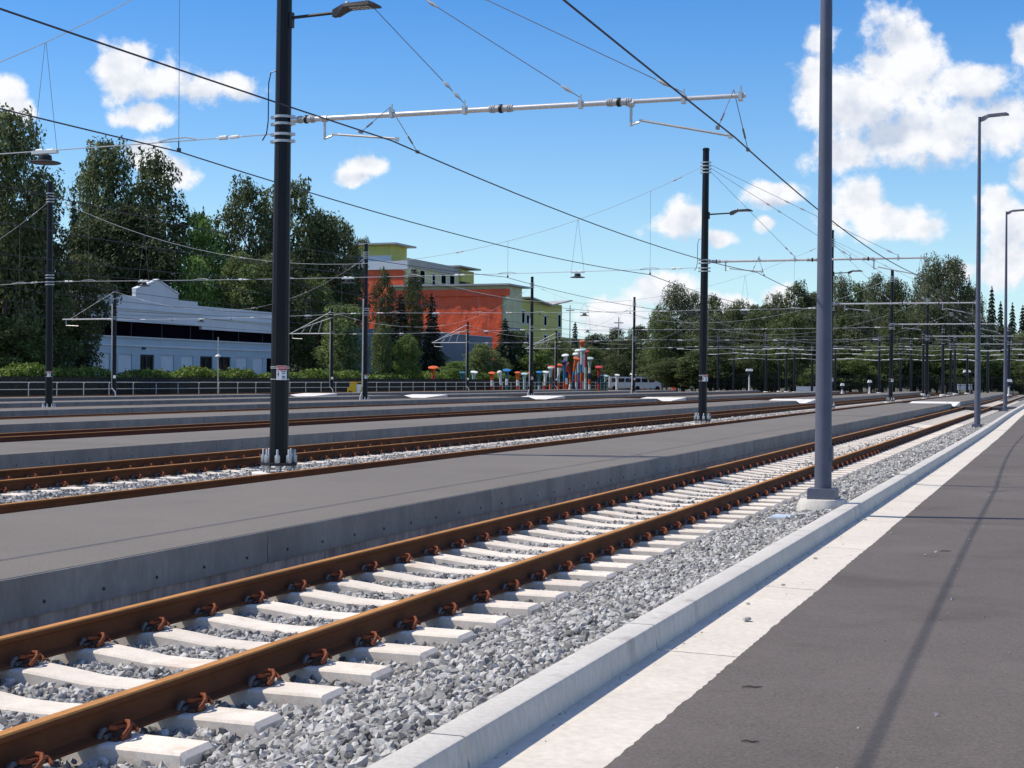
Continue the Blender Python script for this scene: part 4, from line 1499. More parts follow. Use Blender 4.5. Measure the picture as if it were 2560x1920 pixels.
GL = 'tall dark trees left of and behind the white building'
L_TREES = [
    ('dark', 10, 292, 138, 270, 'tallest dark tree at the left edge, taller than every other tree', -0.2),
    ('dark', 95, 455, 142, 200, 'dark broad tree directly behind the pole with the small white sign', -0.2),
    ('mid', 20, 560, 141, 230, 'shaggy tree growing behind the Y shaped bracket pole', -0.2),
    ('dark', 195, 640, 147, 185, 'dense dark tree covering the left end of the white building', -0.2),
    ('mid', 20, 800, 137, 220, 'sunlit low tree behind the pipe railing at the left edge', -0.2),
    ('mid', 120, 690, 141, 180, 'mid height tree behind the pole before the dark trees', -0.2),
    ('needle', 182, 500, 186, 90, 'narrow dark conifer between the leftmost tree and the twin crowned trees', None),
    ('dark', 262, 366, 192, 215, 'tall dark tree with a high top rising above the gable of the white building', None),
    ('dark', 395, 405, 198, 215, 'round crowned dark tree rising right behind the gable of the white building', None),
    ('dark', 320, 520, 188, 260, 'lower dark tree filling between the two tall crowns above the gable', None),
    ('dark', 230, 560, 186, 200, 'shaded tree above the left roof end of the white building', None),
    ('needle', 506, 525, 220, 60, 'small conifer tip poking up behind the bright green tree', None),
    ('bright', 500, 540, 196, 175, 'bright green maple standing above the right half of the white building', None),
    ('bright', 490, 650, 188, 160, 'lower bright green tree above the stepped parapet of the white building', None),
    ('dark', 625, 470, 200, 190, 'dark tree rising left of the thick black pole', None),
    ('dark', 715, 458, 205, 210, 'dark tree whose top shows right of the thick black pole', None),
    ('dark', 805, 545, 208, 200, 'dark tree right of the thick black pole, below its tall neighbour', None),
    ('dark', 862, 566, 214, 130, 'dark rounded tree touching the top floor of the building under construction', None),
    ('dark', 903, 600, 330, 70, 'outermost dark tree of the wood, beside the yellow penthouse', None),
    ('mid', 600, 640, 190, 190, 'shrubby tree above the right end of the white building', None),
    ('dark', 700, 640, 192, 200, 'dark tree behind the right end of the white building', None),
    ('mid', 785, 700, 196, 150, 'dull green tree below the orange netting, right of the thick pole', None),
    ('dark', 962, 684, 232, 74, 'dark narrow tree standing in front of the upper orange netting', None),
    ('dark', 1032, 684, 236, 70, 'dark narrow tree at the left edge of the large orange wall', None),
    ('needle', 1078, 740, 232, 100, 'short dark conifer overlapping the large orange wall', None),
    ('needle', 1000, 740, 228, 130, 'dark conifer between the two narrow trees before the orange netting', None),
    ('column', 850, 768, 202, 165, 'dense green tree right of the thick black pole, beside the conduit pole', -0.2),
    ('column', 955, 812, 207, 80, 'slim green tree against the pale end wall of the blue building', -0.2),
    ('bright', 1018, 838, 208, 84, 'small bright green tree in front of the blue building', -0.2),
    ('mid', 1090, 880, 236, 90, 'dark shrubby tree in the shade of the blue building wall', -0.2),
    ('needle', 1262, 800, 262, 110, 'conical green conifer at the right end of the orange wall', -0.2),
    ('mid', 1205, 862, 246, 120, 'grey green tree before the right end of the blue building', -0.2),
    ('column', 1290, 830, 264, 130, 'green tree under the yellow clad wing', -0.2),
    ('bright', 1140, 905, 222, 120, 'low bright bush tree in front of the blue wall', -0.2),
    ('bright', 1335, 870, 262, 120, 'bright tree left of the tall nail sculptures', -0.2),
    ('mid', 1400, 850, 282, 130, 'green tree behind the tall nail sculptures', -0.2),
    ('mid', 1475, 870, 296, 120, 'green tree right behind the tallest nail sculptures', -0.2),
    ('needle', 1437, 808, 300, 60, 'small pointed conifer right of the yellow clad wing', -0.2),
    ('dark', 1490, 838, 320, 90, 'low dark tree under the white cloud, right of the pointed conifer', -0.2),
    ('dark', 1540, 826, 320, 90, 'dark tree under the white cloud, middle of the low far trees', -0.2),
    ('dark', 1600, 818, 300, 100, 'dark far tree left of the tall tree behind the second boom pole', -0.2),
    ('dark', 1570, 850, 280, 130, 'dark shaded tree above the parked white vans', -0.2),
    ('dark', 1640, 860, 270, 130, 'dark shaded tree overhanging the parked white vans', -0.2),
]
L_TREES += [('dark', -170, 330, 150, 250, 'big dark tree next beyond the tallest tree at the left edge', -0.2), ('mid', -330, 420, 150, 240, 'mid green tree second beyond the tallest tree at the left edge', -0.2),
            ('dark', -520, 380, 155, 260, 'dark tree third beyond the tallest tree at the left edge', -0.2), ('dark', -740, 420, 160, 260, 'dark tree fourth beyond the tallest tree at the left edge', -0.2)]
for (k, px, top, dp, w, lab, b0) in L_TREES:
    if b0 is None and px < 960:
        dp *= 1.18
    tree(k, px, top, dp, w, lab, GL if px < 960 else 'trees around the buildings and sculptures', b0)

GR = 'trees along the far end of the yard'
R_TREES = [
    ('grey', 1690, 722, 236, 120, 'tall tree standing left of the second boom pole under the cloud'),
    ('grey', 1738, 738, 240, 90, 'tall tree right behind the second boom pole'),
    ('mid', 1655, 775, 238, 90, 'smaller tree leaning out left of the second boom pole'),
    ('dark', 1785, 795, 262, 110, None), ('dark', 1835, 772, 258, 95, None), ('mid', 1885, 768, 255, 95, None),
    ('grey', 1935, 742, 250, 90, None), ('dark', 1985, 716, 248, 110, None), ('dark', 2035, 735, 250, 110, None),
    ('grey', 2105, 702, 244, 95, None), ('mid', 2150, 712, 246, 110, None), ('grey', 2197, 692, 240, 85, None), ('dark', 2235, 705, 244, 110, None),
    ('grey', 2300, 690, 238, 85, None),
    ('grey', 2342, 656, 230, 110, 'tall thin poplar, left of the two that overtop the other woods'),
    ('grey', 2392, 652, 228, 120, 'tall thin poplar, right of the two that overtop the other woods'),
    ('grey', 2430, 755, 236, 70, None), ('dark', 2450, 800, 260, 90, None),
    ('needle', 2478, 722, 300, 70, 'pointed spruce standing between the two far street lamps'),
    ('needle', 2500, 758, 310, 60, 'small conifer just left of the farthest street lamp'), ('needle', 2530, 762, 300, 60, 'small conifer just right of the farthest street lamp'),
    ('needle', 2556, 768, 300, 70, 'conifer cut by the right picture edge'),
    ('bright', 2560, 860, 250, 120, 'bright green tree at the right picture edge'),
]
fill = random.Random(8)
for px in range(1670, 2600, 44):
    R_TREES.append((fill.choice(['dark', 'mid', 'dark', 'grey']), px + fill.uniform(-14, 14), fill.uniform(775, 840), fill.uniform(224, 236), fill.uniform(95, 135), None))
for px in range(1770, 2600, 46):
    R_TREES.append((fill.choice(['dark', 'mid', 'grey']), px + fill.uniform(-14, 14), fill.uniform(745, 795) + (80 if px > 2420 else -(px - 1770) * 0.04), fill.uniform(258, 272), fill.uniform(90, 130), None))
for px in range(1700, 2600, 42):
    R_TREES.append((fill.choice(['mid', 'dark', 'mid']), px + fill.uniform(-14, 14), fill.uniform(855, 925), fill.uniform(215, 223), fill.uniform(110, 190), None))
for (k, px, top, dp, w, lab) in R_TREES:
    sh = dict(dark='dense dark tree', mid='mid green tree', grey='loose poplar', bright='bright green tree', needle='conifer')[k]
    if top > 870:
        sh = 'low ' + sh
    marks = [(0, ''), (1760, 'left of the second boom pole'), (1905, 'right of the second boom pole'), (2060, 'left of the nearest street lamp'), (2216, 'left of the fourth boom pole'),
             (2330, 'right of the fourth boom pole'), (2447, 'left of the kerb bend street lamp'), (3000, 'right of the kerb bend street lamp')]
    wh = next(w_ for q_, w_ in marks if px < q_)
    lb = lab or (sh + (', back row of the far woods, ' if dp > 239 else ' in the far woods, ') + wh)
    tree(k, px, top, dp, w, lb, GR if lab else GR + ': ' + lb, -0.2)

# hedge along the left side
HP = nr.uniform(0, 1, (30000, 3))
hy = 62 + HP[:, 0] * 172
hx = -82.6 - HP[:, 1] * 2.4
top = 1.95 + 0.25 * np.sin(hy * 0.7) + 0.2 * np.sin(hy * 0.23 + 1) + 0.15 * np.sin(hy * 1.9)
hz = -0.2 + (top + 0.2) * HP[:, 2] ** 0.45
front = nr.random(30000) < 0.4
hx = np.where(front, -82.5 + nr.normal(size=30000) * 0.18, hx)
hz = np.where(~front & (nr.random(30000) < 0.7), top + nr.normal(size=30000) * 0.10, hz)
V, Q = leaf_quads(np.stack([hx, hy, hz], 1), nr.uniform(0.10, 0.26, 30000), None, 0.3)
hd = thing('hedge', 'long clipped green hedge behind the railing, in front of the white and blue buildings', 'hedge', (0, 0, 0))
ob('foliage', np_mesh('foliage', V, Q, 'hedge_leaf'), hd)
m = MB()
m.box(-84.9, -82.7, 62, 234, -0.2, 1.7)
part('branches', m, 'hill_grass', hd)

# ================================================================ white building
XF = -95.0
wb = thing('white_building', 'long low white painted building with a stepped gable and a dark window band', 'building', (XF, 120, -0.2))


def T(t):
    return t - 120.0


m = MB()
out = [(104, 0), (177, 0), (177, 10.05), (156, 10.05), (156, 10.5), (151.8, 10.5), (151.8, 11.15), (147.6, 12.5), (143.3, 11.25), (143.3, 10.5), (104, 10.5)]
D = 0.45
# wall pieces: between the ground floor and the band, and above the band, so that the band sits in a real recess
m.box(-D, 0, T(104), T(177), 4.35, 6.0)
part('wall', m, 'wall_blue', wb)
m = MB()
upper_out = [(104, 7.7), (157, 7.7), (157, 7.35), (177, 7.35), (177, 10.05), (156, 10.05), (156, 10.5), (151.8, 10.5), (151.8, 11.15), (147.6, 12.5), (143.3, 11.25), (143.3, 10.5), (104, 10.5)]
m.loft([[(-D, T(a), z) for a, z in upper_out], [(0, T(a), z) for a, z in upper_out]])
part('parapet', m, 'wall_white', wb)
m = MB()
m.box(-0.9, -0.4, T(104), T(177), 6.0, 7.7)
part('window_band', m, 'band_dark', wb)
m = MB()
m.box(-0.4, 0.16, T(104), T(157), 9.05, 9.17)
m.box(-0.4, 0.16, T(157), T(177), 8.65, 8.77)
m.box(-0.4, 0.13, T(104), T(177), 5.05, 5.20)
m.box(-0.4, 0.20, T(104), T(177), 5.98, 6.10)
part('cornice', m, 'wall_white', wb)
m = MB()
for (a, za), (b, zb) in zip(((143.3, 11.25), (147.6, 12.5)), ((147.6, 12.5), (151.8, 11.15))):
    m.loft([[(-D - 0.05, T(a), za), (0.12, T(a), za), (0.12, T(a), za + 0.14), (-D - 0.05, T(a), za + 0.14)],
            [(-D - 0.05, T(b), zb), (0.12, T(b), zb), (0.12, T(b), zb + 0.14), (-D - 0.05, T(b), zb + 0.14)]])
part('gable_coping', m, 'shutter_white', wb)
m = MB()
for t in range(107, 157, 6):
    m.box(-0.4, -0.33, T(t) - 0.06, T(t) + 0.06, 6.0, 7.7)
for t in range(160, 177, 6):
    m.box(-0.4, -0.33, T(t) - 0.06, T(t) + 0.06, 6.0, 7.35)
part('mullion', m, 'dark_metal', wb)
# ground floor openings (photograph column edges turned into distance along the facade)
openings = [(236, 275, 'blank'), (296, 330, 'blank'), (350, 385, 'win'), (403, 435, 'blank'), (453, 483, 'blank'), (500, 531, 'win'), (546, 576, 'short'),
            (590, 617, 'blank'), (632, 657, 'blank'), (666, 690, 'door')]


def t_of(px, s):
    z = F * s / (cos(PSI) * (2663 - px))
    return (z - s * sin(PSI)) / cos(PSI)


wallf = MB()
prev = 104.0
ZT = 4.2
for a, b, kind in openings:
    ta, tb = t_of(a, 95), t_of(b, 95)
    wallf.box(-D, 0, T(prev), T(ta), 0, 4.35)
    wallf.box(-D, 0, T(ta), T(tb), ZT, 4.35)
    prev = tb
    if kind == 'blank':
        q = MB()
        q.box(-0.40, -0.14, T(ta), T(tb), 0, ZT)
        part('shutter', q, 'shutter_white', wb)
    elif kind == 'door':
        q = MB()
        q.box(-0.42, -0.30, T(ta), T(tb), 0, ZT)
        part('door', q, 'band_dark', wb)
    else:
        zb = 1.0 if kind == 'win' else 1.9
        q = MB()
        q.box(-0.40, -0.26, T(ta), T(tb), 0, zb)
        if kind == 'short':
            wallf.box(-D, 0.002, T(ta), T(tb), 0, zb)
        q2 = MB()
        w_ = T(tb) - T(ta)
        for f0 in (0.0, 0.46, 0.92):
            q2.box(-0.30, -0.12, T(ta) + w_ * f0, T(ta) + w_ * (f0 + 0.08), zb, ZT)
        for f0 in (0.0, 0.30, 0.94):
            q2.box(-0.29, -0.13, T(ta), T(tb), zb + (ZT - zb) * f0, zb + (ZT - zb) * (f0 + 0.06))
        wf = part('window', q2, 'dark_metal', wb)
        for c in (0.08, 0.54):
            for r0, r1 in ((0.06, 0.30), (0.36, 0.94)):
                q3 = MB()
                q3.box(-0.25, -0.22, T(ta) + w_ * c, T(ta) + w_ * (c + 0.38), zb + (ZT - zb) * r0, zb + (ZT - zb) * r1)
                part('pane', q3, 'window_glass', wf)
wallf.box(-D, 0, T(prev), T(177), 0, 4.35)
part('ground_wall', wallf, 'wall_blue', wb)
m = MB()
m.box(-22, -D - 0.01, T(104), T(177), 0, 9.2)
part('roof_block', m, 'wall_blue', wb)
m = MB()
m.box(0.0, 0.12, T(t_of(354, 95)), T(t_of(362, 95)), 4.75, 4.98)
part('wall_light', m, 'dark_metal', wb)

# ================================================================ blue building
bb = thing('blue_building', 'plain slate blue building with one pale end wall below the orange building', 'building', (-100, 221, -0.2))
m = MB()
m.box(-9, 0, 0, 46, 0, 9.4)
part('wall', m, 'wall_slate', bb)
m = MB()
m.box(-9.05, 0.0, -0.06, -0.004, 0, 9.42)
part('end_wall', m, 'wall_blue', bb)  # paler than the long wall: the sun on this face is painted in
m = MB()
m.box(-9.1, 0.12, -0.1, 46.1, 9.4, 9.55)
part('coping', m, 'wall_blue', bb)
m = MB()
m.box(-0.1, 0.06, 2.5, 5.6, 3.2, 5.4)
wf = part('window', m, 'shutter_white', bb)
m = MB()
m.box(0.062, 0.075, 2.75, 3.95, 3.4, 5.2)
m.box(0.062, 0.075, 4.15, 5.35, 3.4, 5.2)
part('pane', m, 'window_glass', wf)

# ================================================================ building under construction
cb = thing('construction_building', 'building under construction wrapped in orange netting and yellow insulation boards', 'building', (-106, 291, 2.0))
# local: +y along the tracks, -x away to the left; z from 2 m
B0 = 0.0


def cwin(x, y0, y1, z0, z1, parent):
    """window with white wrap on a face looking toward +X"""
    q = MB()
    q.box(x - 0.05, x + 0.03, y0 - 0.35, y1 + 0.35, z0 - 0.35, z1 + 0.35)
    w = part('window', q, 'shutter_white', parent)
    q = MB()
    q.box(x + 0.032, x + 0.05, y0, y1, z0, z1)
    part('pane', q, 'window_void', w)


m = MB()
m.box(-25, 0, 0, 9.5, 0, 18.4)
lb = part('lower_block', m, 'board_pale', cb)
m = MB()
nxn, nzn = 30, 14
for j in range(nzn + 1):
    for i in range(nxn + 1):
        x = -25 + 24.2 * i / nxn
        z = 5.5 + 12.0 * j / nzn
        m.v.append((x, -0.25 + 0.10 * sin(i * 1.3 + j) * cos(j * 0.9 + i * .37) - 0.05 * sin(i * 2.9), z))
for j in range(nzn):
    for i in range(nxn):
        a = j * (nxn + 1) + i
        m.face((a, a + 1, a + nxn + 2, a + nxn + 1))
part('orange_netting', m, 'net_orange', lb, smooth=60)
m = MB()
m.box(-25, 0.9, -0.55, -0.30, 16.3, 17.7)
part('netting_fold', m, 'net_orange', lb)
m = MB()
m.box(-3.2, -2.2, -0.6, -0.36, 2.0, 6.6)
part('netting_tail', m, 'net_orange', lb)
m = MB()
m.box(-26, 0.9, -1.0, 12.5, 18.4, 18.75)
part('roof', m, 'roof_edge', lb)
m = MB()
m.box(0.01, 0.06, 2.0, 9.4, 6.0, 10.0)
part('grey_panel', m, 'wall_slate', lb)
m = MB()
m.box(-10, -0.5, 9.5, 38, 0, 16.2)
wg = part('right_wing', m, 'board_yellow', cb)
m = MB()
m.loft([[(-10.5, 13, 16.25), (1.0, 13, 16.5), (1.0, 13, 16.8), (-10.5, 13, 16.8)], [(-10.5, 28, 16.2), (0.6, 28, 15.6), (0.6, 28, 15.9), (-10.5, 28, 16.6)], [(-10.5, 40.5, 16.6), (1.2, 40.5, 17.2), (1.2, 40.5, 17.5), (-10.5, 40.5, 17.0)]])
part('roof', m, 'roof_edge', wg)
for z0 in (11.3, 7.2):
    for (y0, y1, dz) in ((11.0, 12.5, 2.4), (14.0, 15.4, 1.7), (25.5, 27.0, 1.9), (35.3, 37.0, 2.6)):
        cwin(-0.5, y0, y1, z0, z0 + dz, wg)
m = MB()
m.box(-10, -0.3, 9.6, 38.2, 3.8, 5.4)
part('grey_panel', m, 'wall_slate', wg)
# upper block, set back up the slope
m = MB()
m.box(-72, -35, 30, 70, 6, 26.2)
ub = part('upper_block', m, 'board_pale', cb)
m = MB()
m.box(-72, -35.6, 29.6, 29.8, 6, 24.2)
part('orange_netting', m, 'net_orange', ub)
m = MB()
m.box(-72, -34.6, 29.2, 29.9, 24.3, 26.25)
part('white_fascia', m, 'shutter_white', ub)
m = MB()
m.box(-34.98, -34.6, 29.9, 62, 25.0, 26.9)
part('roof_fascia', m, 'roof_edge', ub)
for (y0, y1, z0, z1) in ((32.5, 35.0, 23.2, 24.6), (37.6, 40.2, 21.6, 24.6), (45, 46.5, 21.6, 24.2), (50.5, 53.2, 21.4, 24.6), (56.0, 58.8, 21.2, 24.6), (67.0, 69.0, 20.6, 23.4),
                         (37.6, 40.2, 16.2, 18.8), (46, 47.5, 16.2, 18.8)):
    cwin(-35.0, y0, y1, z0, z1, ub)
m = MB()
m.box(-35.05, -34.4, 62, 70.5, 23.6, 26.4)
m.box(-35.05, -34.4, 68.5, 70.5, 6, 23.6)
part('corner_boards', m, 'board_yellow', ub)
m = MB()
m.box(-36, -34.7, 62.2, 66.2, 19.4, 23.5)
part('balcony', m, 'roof_dark', ub)
m = MB()
m.box(-38, -33.2, 58, 72.5, 26.9, 27.25)
part('roof', m, 'roof_edge', ub)
m = MB()
m.box(-50, -39, 30, 39, 26.2, 30.0)
pe = part('penthouse', m, 'board_yellow', ub)
m = MB()
m.box(-50.1, -38.95, 29.8, 30.0, 26.2, 27.6)
part('white_fascia', m, 'shutter_white', pe)
m = MB()
m.box(-51.5, -37.2, 28.6, 40.5, 30.0, 30.4)
part('roof', m, 'roof_edge', pe)

# ================================================================ giant painted nails
PAINT = dict(o='paint_orange', w='paint_white', m='paint_mint', b='paint_blue', n='paint_navy', t='paint_teal', r='paint_red')
PNAME = dict(o='orange', w='white', m='mint', b='blue', n='navy', t='teal', r='red')


def nail(px, top, depth, bands, tilt=0.0, bow=0.0, head=0.85, label=None, rad=0.20):
    """oversized upright nail: banded shaft, flared neck and disc head; bands from the top down"""
    base = bearing(px, depth)
    zt = bearing(px, depth, top).z
    z0 = -0.2
    h = zt - z0
    p = thing('nail_sculpture', label, 'sculpture', (base.x, base.y, z0), PSI, 'painted nail sculptures beyond the railing')
    n = 12

    def pt(u):
        return Vector((tilt * h * u * u + bow * h * 4 * u * (1 - u), 0, h * u * (1 - 0.25 * abs(tilt))))

    nb = len(bands) - 1
    cuts = [0.86] + [0.86 - 0.86 * (k + 1) / nb for k in range(nb)]
    for k in range(nb):
        m = MB()
        u1, u0 = cuts[k], cuts[k + 1]
        us = [u0 + (u1 - u0) * j / 4 for j in range(5)]
        m.tube([pt(u) for u in us], [rad * (1.0 if u < 0.68 else 1 + (u - 0.68) * 3.2) for u in us], n)
        part('shaft_band', m, PAINT[bands[k + 1]], p, smooth=50)
    m = MB()
    d = (pt(1.0) - pt(0.93)).normalized()
    c = pt(0.86)
    L = h * 0.14
    R_ = head * 0.62
    d = (d + Vector((0, -0.30, 0))).normalized()
    prof = [(0.0, rad * 1.45), (0.35 * L, rad * 1.5), (0.60 * L, rad * 1.9), (0.66 * L, R_ * 0.95), (0.72 * L, R_), (0.90 * L, R_), (1.0 * L, R_ * 0.8)]
    m.tube([c + d * a for a, _ in prof], [r_ for _, r_ in prof], 18)
    part('head', m, PAINT[bands[0]], p, smooth=40)
    return p


NAILS = [
    (1083, 917, 205, 'oorwr', 0, 0, 1.10), (1156, 930, 212, 'tttm', 0, 0, 0.75), (1183, 928, 216, 'wmwm', 0.05, 0, 0.85), (1230, 931, 220, 'oowr', 0, 0, 0.85),
    (1253, 926, 224, 'wwwr', -0.10, 0, 0.45), (1267, 924, 222, 'btwt', 0, 0, 1.0), (1294, 930, 226, 'oowr', 0, 0, 0.7), (1311, 933, 228, 'mmmm', 0, 0, 0.85),
    (1326, 931, 230, 'oowr', 0, 0, 0.75), (1348, 929, 234, 'bttm', 0, 0, 0.8), (1362, 928, 236, 'wwwr', 0.05, 0, 0.8), (1376, 918, 238, 'mmto', 0, 0, 0.7),
    (1379, 916, 240, 'orrb', 0, 0, 1.05), (1389, 908, 242, 'owmo', 0.16, 0.05, 0.7), (1396, 912, 243, 'nwwo', 0.03, 0, 0.8), (1411, 902, 244, 'nbbo', 0, 0, 0.9),
    (1417, 885, 246, 'wwonwr', -0.05, 0, 0.95), (1424, 905, 247, 'rrow', -0.12, 0.05, 0.7), (1437, 893, 248, 'oobn', 0.07, -0.05, 1.0), (1441, 882, 250, 'wmmow', -0.03, 0, 0.8),
    (1447, 873, 252, 'wwmbn', -0.03, 0, 0.85), (1453, 850, 254, 'owwbor', 0.02, 0, 0.75), (1458, 872, 252, 'mwwow', 0, 0, 0.8), (1464, 876, 255, 'rrmw', 0, 0, 0.95),
    (1474, 894, 256, 'mmwnow', 0, 0, 1.05), (1497, 916, 258, 'rrnr', 0, 0, 1.05), (1504, 938, 260, 'nttt', 0, 0, 0.7), (1513, 938, 262, 'mmtt', 0.05, 0, 0.8),
    (1542, 936, 264, 'wwww', 0.03, 0, 0.7), (1580, 934, 268, 'wwwr', 0.08, 0, 0.95), (1610, 942, 270, 'oorr', 0, 0, 0.55), (1627, 938, 272, 'nnbt', 0, 0, 0.7), (1648, 936, 270, 'oorr', 0, 0, 1.1),
]
ords = ['first', 'second', 'third', 'fourth', 'fifth', 'sixth', 'seventh', 'eighth', 'ninth', 'tenth', 'eleventh', 'twelfth', 'thirteenth', 'fourteenth', 'fifteenth',
        'sixteenth', 'seventeenth']
seen = {}
for q in NAILS:
    c = PNAME[q[3][0]]
    seen[c] = seen.get(c, 0) + 1
    sz = 'tallest' if q[1] < 855 else ('tall' if q[1] < 905 else ('low' if q[1] > 925 else 'medium'))
    lean = ' leaning over' if abs(q[4]) > 0.09 else ''
    lab = f'{sz} nail sculpture{lean}, {ords[seen[c] - 1]} {c} head along the railing from the hedge'
    if q[1] < 855:
        lab = 'tallest nail shaped sculpture with orange head, overtopping the whole cluster'
    nail(*q, label=lab)

# ================================================================ small things beyond the yard
# yellow machine behind the last platform
p0 = bearing(892, 146)
p = thing('yard_machine', 'small yellow and white wheeled machine parked before the pipe railing', 'machine', (p0.x, p0.y, -0.1), PSI)
m = MB()
m.loft([[(-0.85, y, 0.25), (0.0, y, 0.25), (0.0, y, 1.22), (-0.5, y, 1.25), (-0.62, y, 0.85), (-0.85, y, 0.75)] for y in (-0.5, 0.5)])
part('body', m, 'yellow_paint', p)
m = MB()
m.loft([[(0.02, y, 0.25), (0.9, y, 0.25), (0.9, y, 0.8), (0.75, y, 1.05), (0.02, y, 1.1)] for y in (-0.45, 0.45)])
part('hopper', m, 'white_plastic', p)
m = MB()
m.box(0.45, 0.85, -0.53, -0.455, 0.3, 1.0)
part('side_panel', m, 'yellow_paint', p)
m = MB()
m.box(-0.7, 0.75, -0.42, 0.42, 1.25, 1.32)
part('canopy', m, 'yellow_paint', p)
for x_ in (-0.55, 0.55):
    m = MB()
    m.tube([(x_, -0.55, 0.22), (x_, -0.40, 0.22)], 0.22, 14)
    part('wheel', m, 'tyre_black', p, smooth=40)

# red drum
p0 = bearing(1687, 246)
p = thing('red_drum', 'small bright red drum standing at the end of the pipe railing', 'drum', (p0.x, p0.y, -0.1))
m = MB()
m.lathe([(0.50, 0), (0.55, 0.05), (0.50, 0.6), (0.53, 0.62), (0.50, 1.15), (0.42, 1.25)], 16)
part('body', m, 'paint_red', p, smooth=40)
m = MB()
m.lathe([(0.44, 1.255), (0.40, 1.32)], 16)
part('lid', m, 'paint_red', p)

# parked vans under the trees
for k, (px, dp, lab) in enumerate(((1618, 262, 'white van parked under the dark trees behind the black fence, nearer the second boom pole'), (1560, 266, 'white van parked under the dark trees next to the nail sculptures'))):
    p0 = bearing(px, dp)
    p = thing('parked_van', lab, 'van', (p0.x, p0.y, -0.2), PSI, 'vans parked under the trees')
    m = MB()
    prof = [(-2.6, 0.35), (2.6, 0.35), (2.6, 1.2), (1.9, 1.35), (1.2, 2.25), (-2.5, 2.3), (-2.6, 2.0)]
    m.loft([[(x, y, z) for x, z in prof] for y in (-0.95, 0.95)])
    part('body', m, 'van_white', p)
    for a, b in ((-2.2, -1.2), (-1.0, 0.0), (0.2, 1.15)):
        m = MB()
        m.box(a, b, -0.975, -0.955, 1.35, 2.0)
        part('window', m, 'window_glass', p)
    for x_ in (-1.7, 1.7):
        m = MB()
        m.tube([(x_, -1.0, 0.35), (x_, -0.75, 0.35)], 0.36, 16)
        part('wheel', m, 'tyre_black', p, smooth=40)
    m = MB()
    m.box(2.605, 2.64, -0.8, -0.5, 0.85, 1.05)
    part('headlight', m, 'insulator_grey', p)

# fence along the far end of the yard
fe = thing('end_fence', 'dark chain link fence in front of the woods at the far end of the yard', 'fence', (0, 0, -0.2))
a, b = bearing(1760, 214), bearing(2640, 206)
a.z = b.z = 0
n = 34
pm = MB()
pm.box(-0.04, 0.04, -0.04, 0.04, 0, 2.6)
EP_ME = pm.mesh('post', 'fence_black')
L = (b - a).length / n
pm = MB()
for z in (0.1, 1.3, 2.5):
    pm.box(0.04, L - 0.04, -0.02, 0.02, z - 0.025, z + 0.025)
k = 0
while 0.12 + k * 0.14 < L - 0.05:
    pm.box(0.10 + k * 0.14, 0.125 + k * 0.14, -0.01, 0.01, 0.13, 2.47)
    k += 1
EM_ME = pm.mesh('mesh_panel', 'fence_black')
ang = math.atan2(b.y - a.y, b.x - a.x)
for k in range(n):
    q = a.lerp(b, k / n)
    ob('post', EP_ME, fe, (q.x, q.y, 0), (0, 0, ang))
    ob('mesh_panel', EM_ME, fe, (q.x, q.y, 0), (0, 0, ang))

# signal posts, cabinets and hooded lamps in the far yard
SIG = [(1873, 200, 922, 'signal post with a white hood, left of the first grey street lamp post', 1.0), (1730, 216, 965, 'short white capped post behind the second boom pole', 0.6),
       (1708, 222, 945, 'white hooded signal just left of the second boom pole', 0.8), (2174, 178, 950, 'short pale signal post right of the first grey street lamp post', 0.5), (2106, 186, 958, 'low pale post just right of the first grey street lamp post', 0.5),
       (2417, 196, 925, 'signal with a white hood, left of the kerb bend street lamp', 1.0), (2522, 170, 948, 'pale signal post right of the farthest street lamp', 0.7)]
for px, dp, top, lab, hw in SIG:
    p0 = bearing(px, dp)
    h = bearing(px, dp, top).z + 0.15
    p = thing('signal_post', lab, 'signal', (p0.x, p0.y, -0.15), PSI, 'small signals in the far yard')
    m = MB()
    m.lathe([(0.30, 0), (0.26, 0.25), (0.11, 0.45), (0.085, h - 0.2)], 10)
    part('post', m, 'rail_pipe', p, smooth=40)
    m = MB()
    m.box(-0.45 * hw, 0.45 * hw, -0.30, 0.2, h - 0.3, h, 0.08)
    part('hood', m, 'white_plastic', p)
    m = MB()
    m.box(-0.26 * hw, 0.26 * hw, -0.22, 0.15, h - 0.75, h - 0.302)
    part('signal_head', m, 'dark_metal', p)
for px, dp, y0, y1, w, lab in ((2016, 205, 966, 985, 1.3, 'pale grey equipment board on posts left of the first street lamp'), (2412, 212, 960, 975, 1.0, 'pale square board on the far end fence'),
                               (1688, 238, 866, 882, 0.9, 'pale square board high among the trees left of the second boom pole')):
    p0 = bearing(px, dp)
    zt, zb = bearing(px, dp, y0).z, bearing(px, dp, y1).z
    p = thing('notice_board', lab, 'board', (p0.x, p0.y, -0.2), PSI)
    m = MB()
    m.box(-w, w, -0.06, 0.06, zb + 0.2, zt + 0.2)
    part('board', m, 'sign_white', p)
    for j in (-0.8, 0.8):
        m = MB()
        m.box(j * w - 0.05, j * w + 0.05, 0.065, 0.16, 0, zt + 0.1)
        part('post', m, 'rail_pipe', p)
# slim lamp post before the white building
p0 = bearing(545, 150)
p = thing('lantern_post', 'slim grey lantern post in front of the hedge and white building', 'lamp post', (p0.x, p0.y, -0.2), PSI)
zt = bearing(545, 150, 843).z + 0.2
m = MB()
m.lathe([(0.07, 0), (0.05, zt)], 10)
part('post', m, 'rail_pipe', p, smooth=40)
m = MB()
zl = bearing(545, 150, 890).z + 0.2
m.lathe([(0.08, zl - 0.15), (0.30, zl - 0.05), (0.26, zl + 0.05), (0.06, zl + 0.16)], 12)
part('lantern', m, 'white_plastic', p, smooth=40)
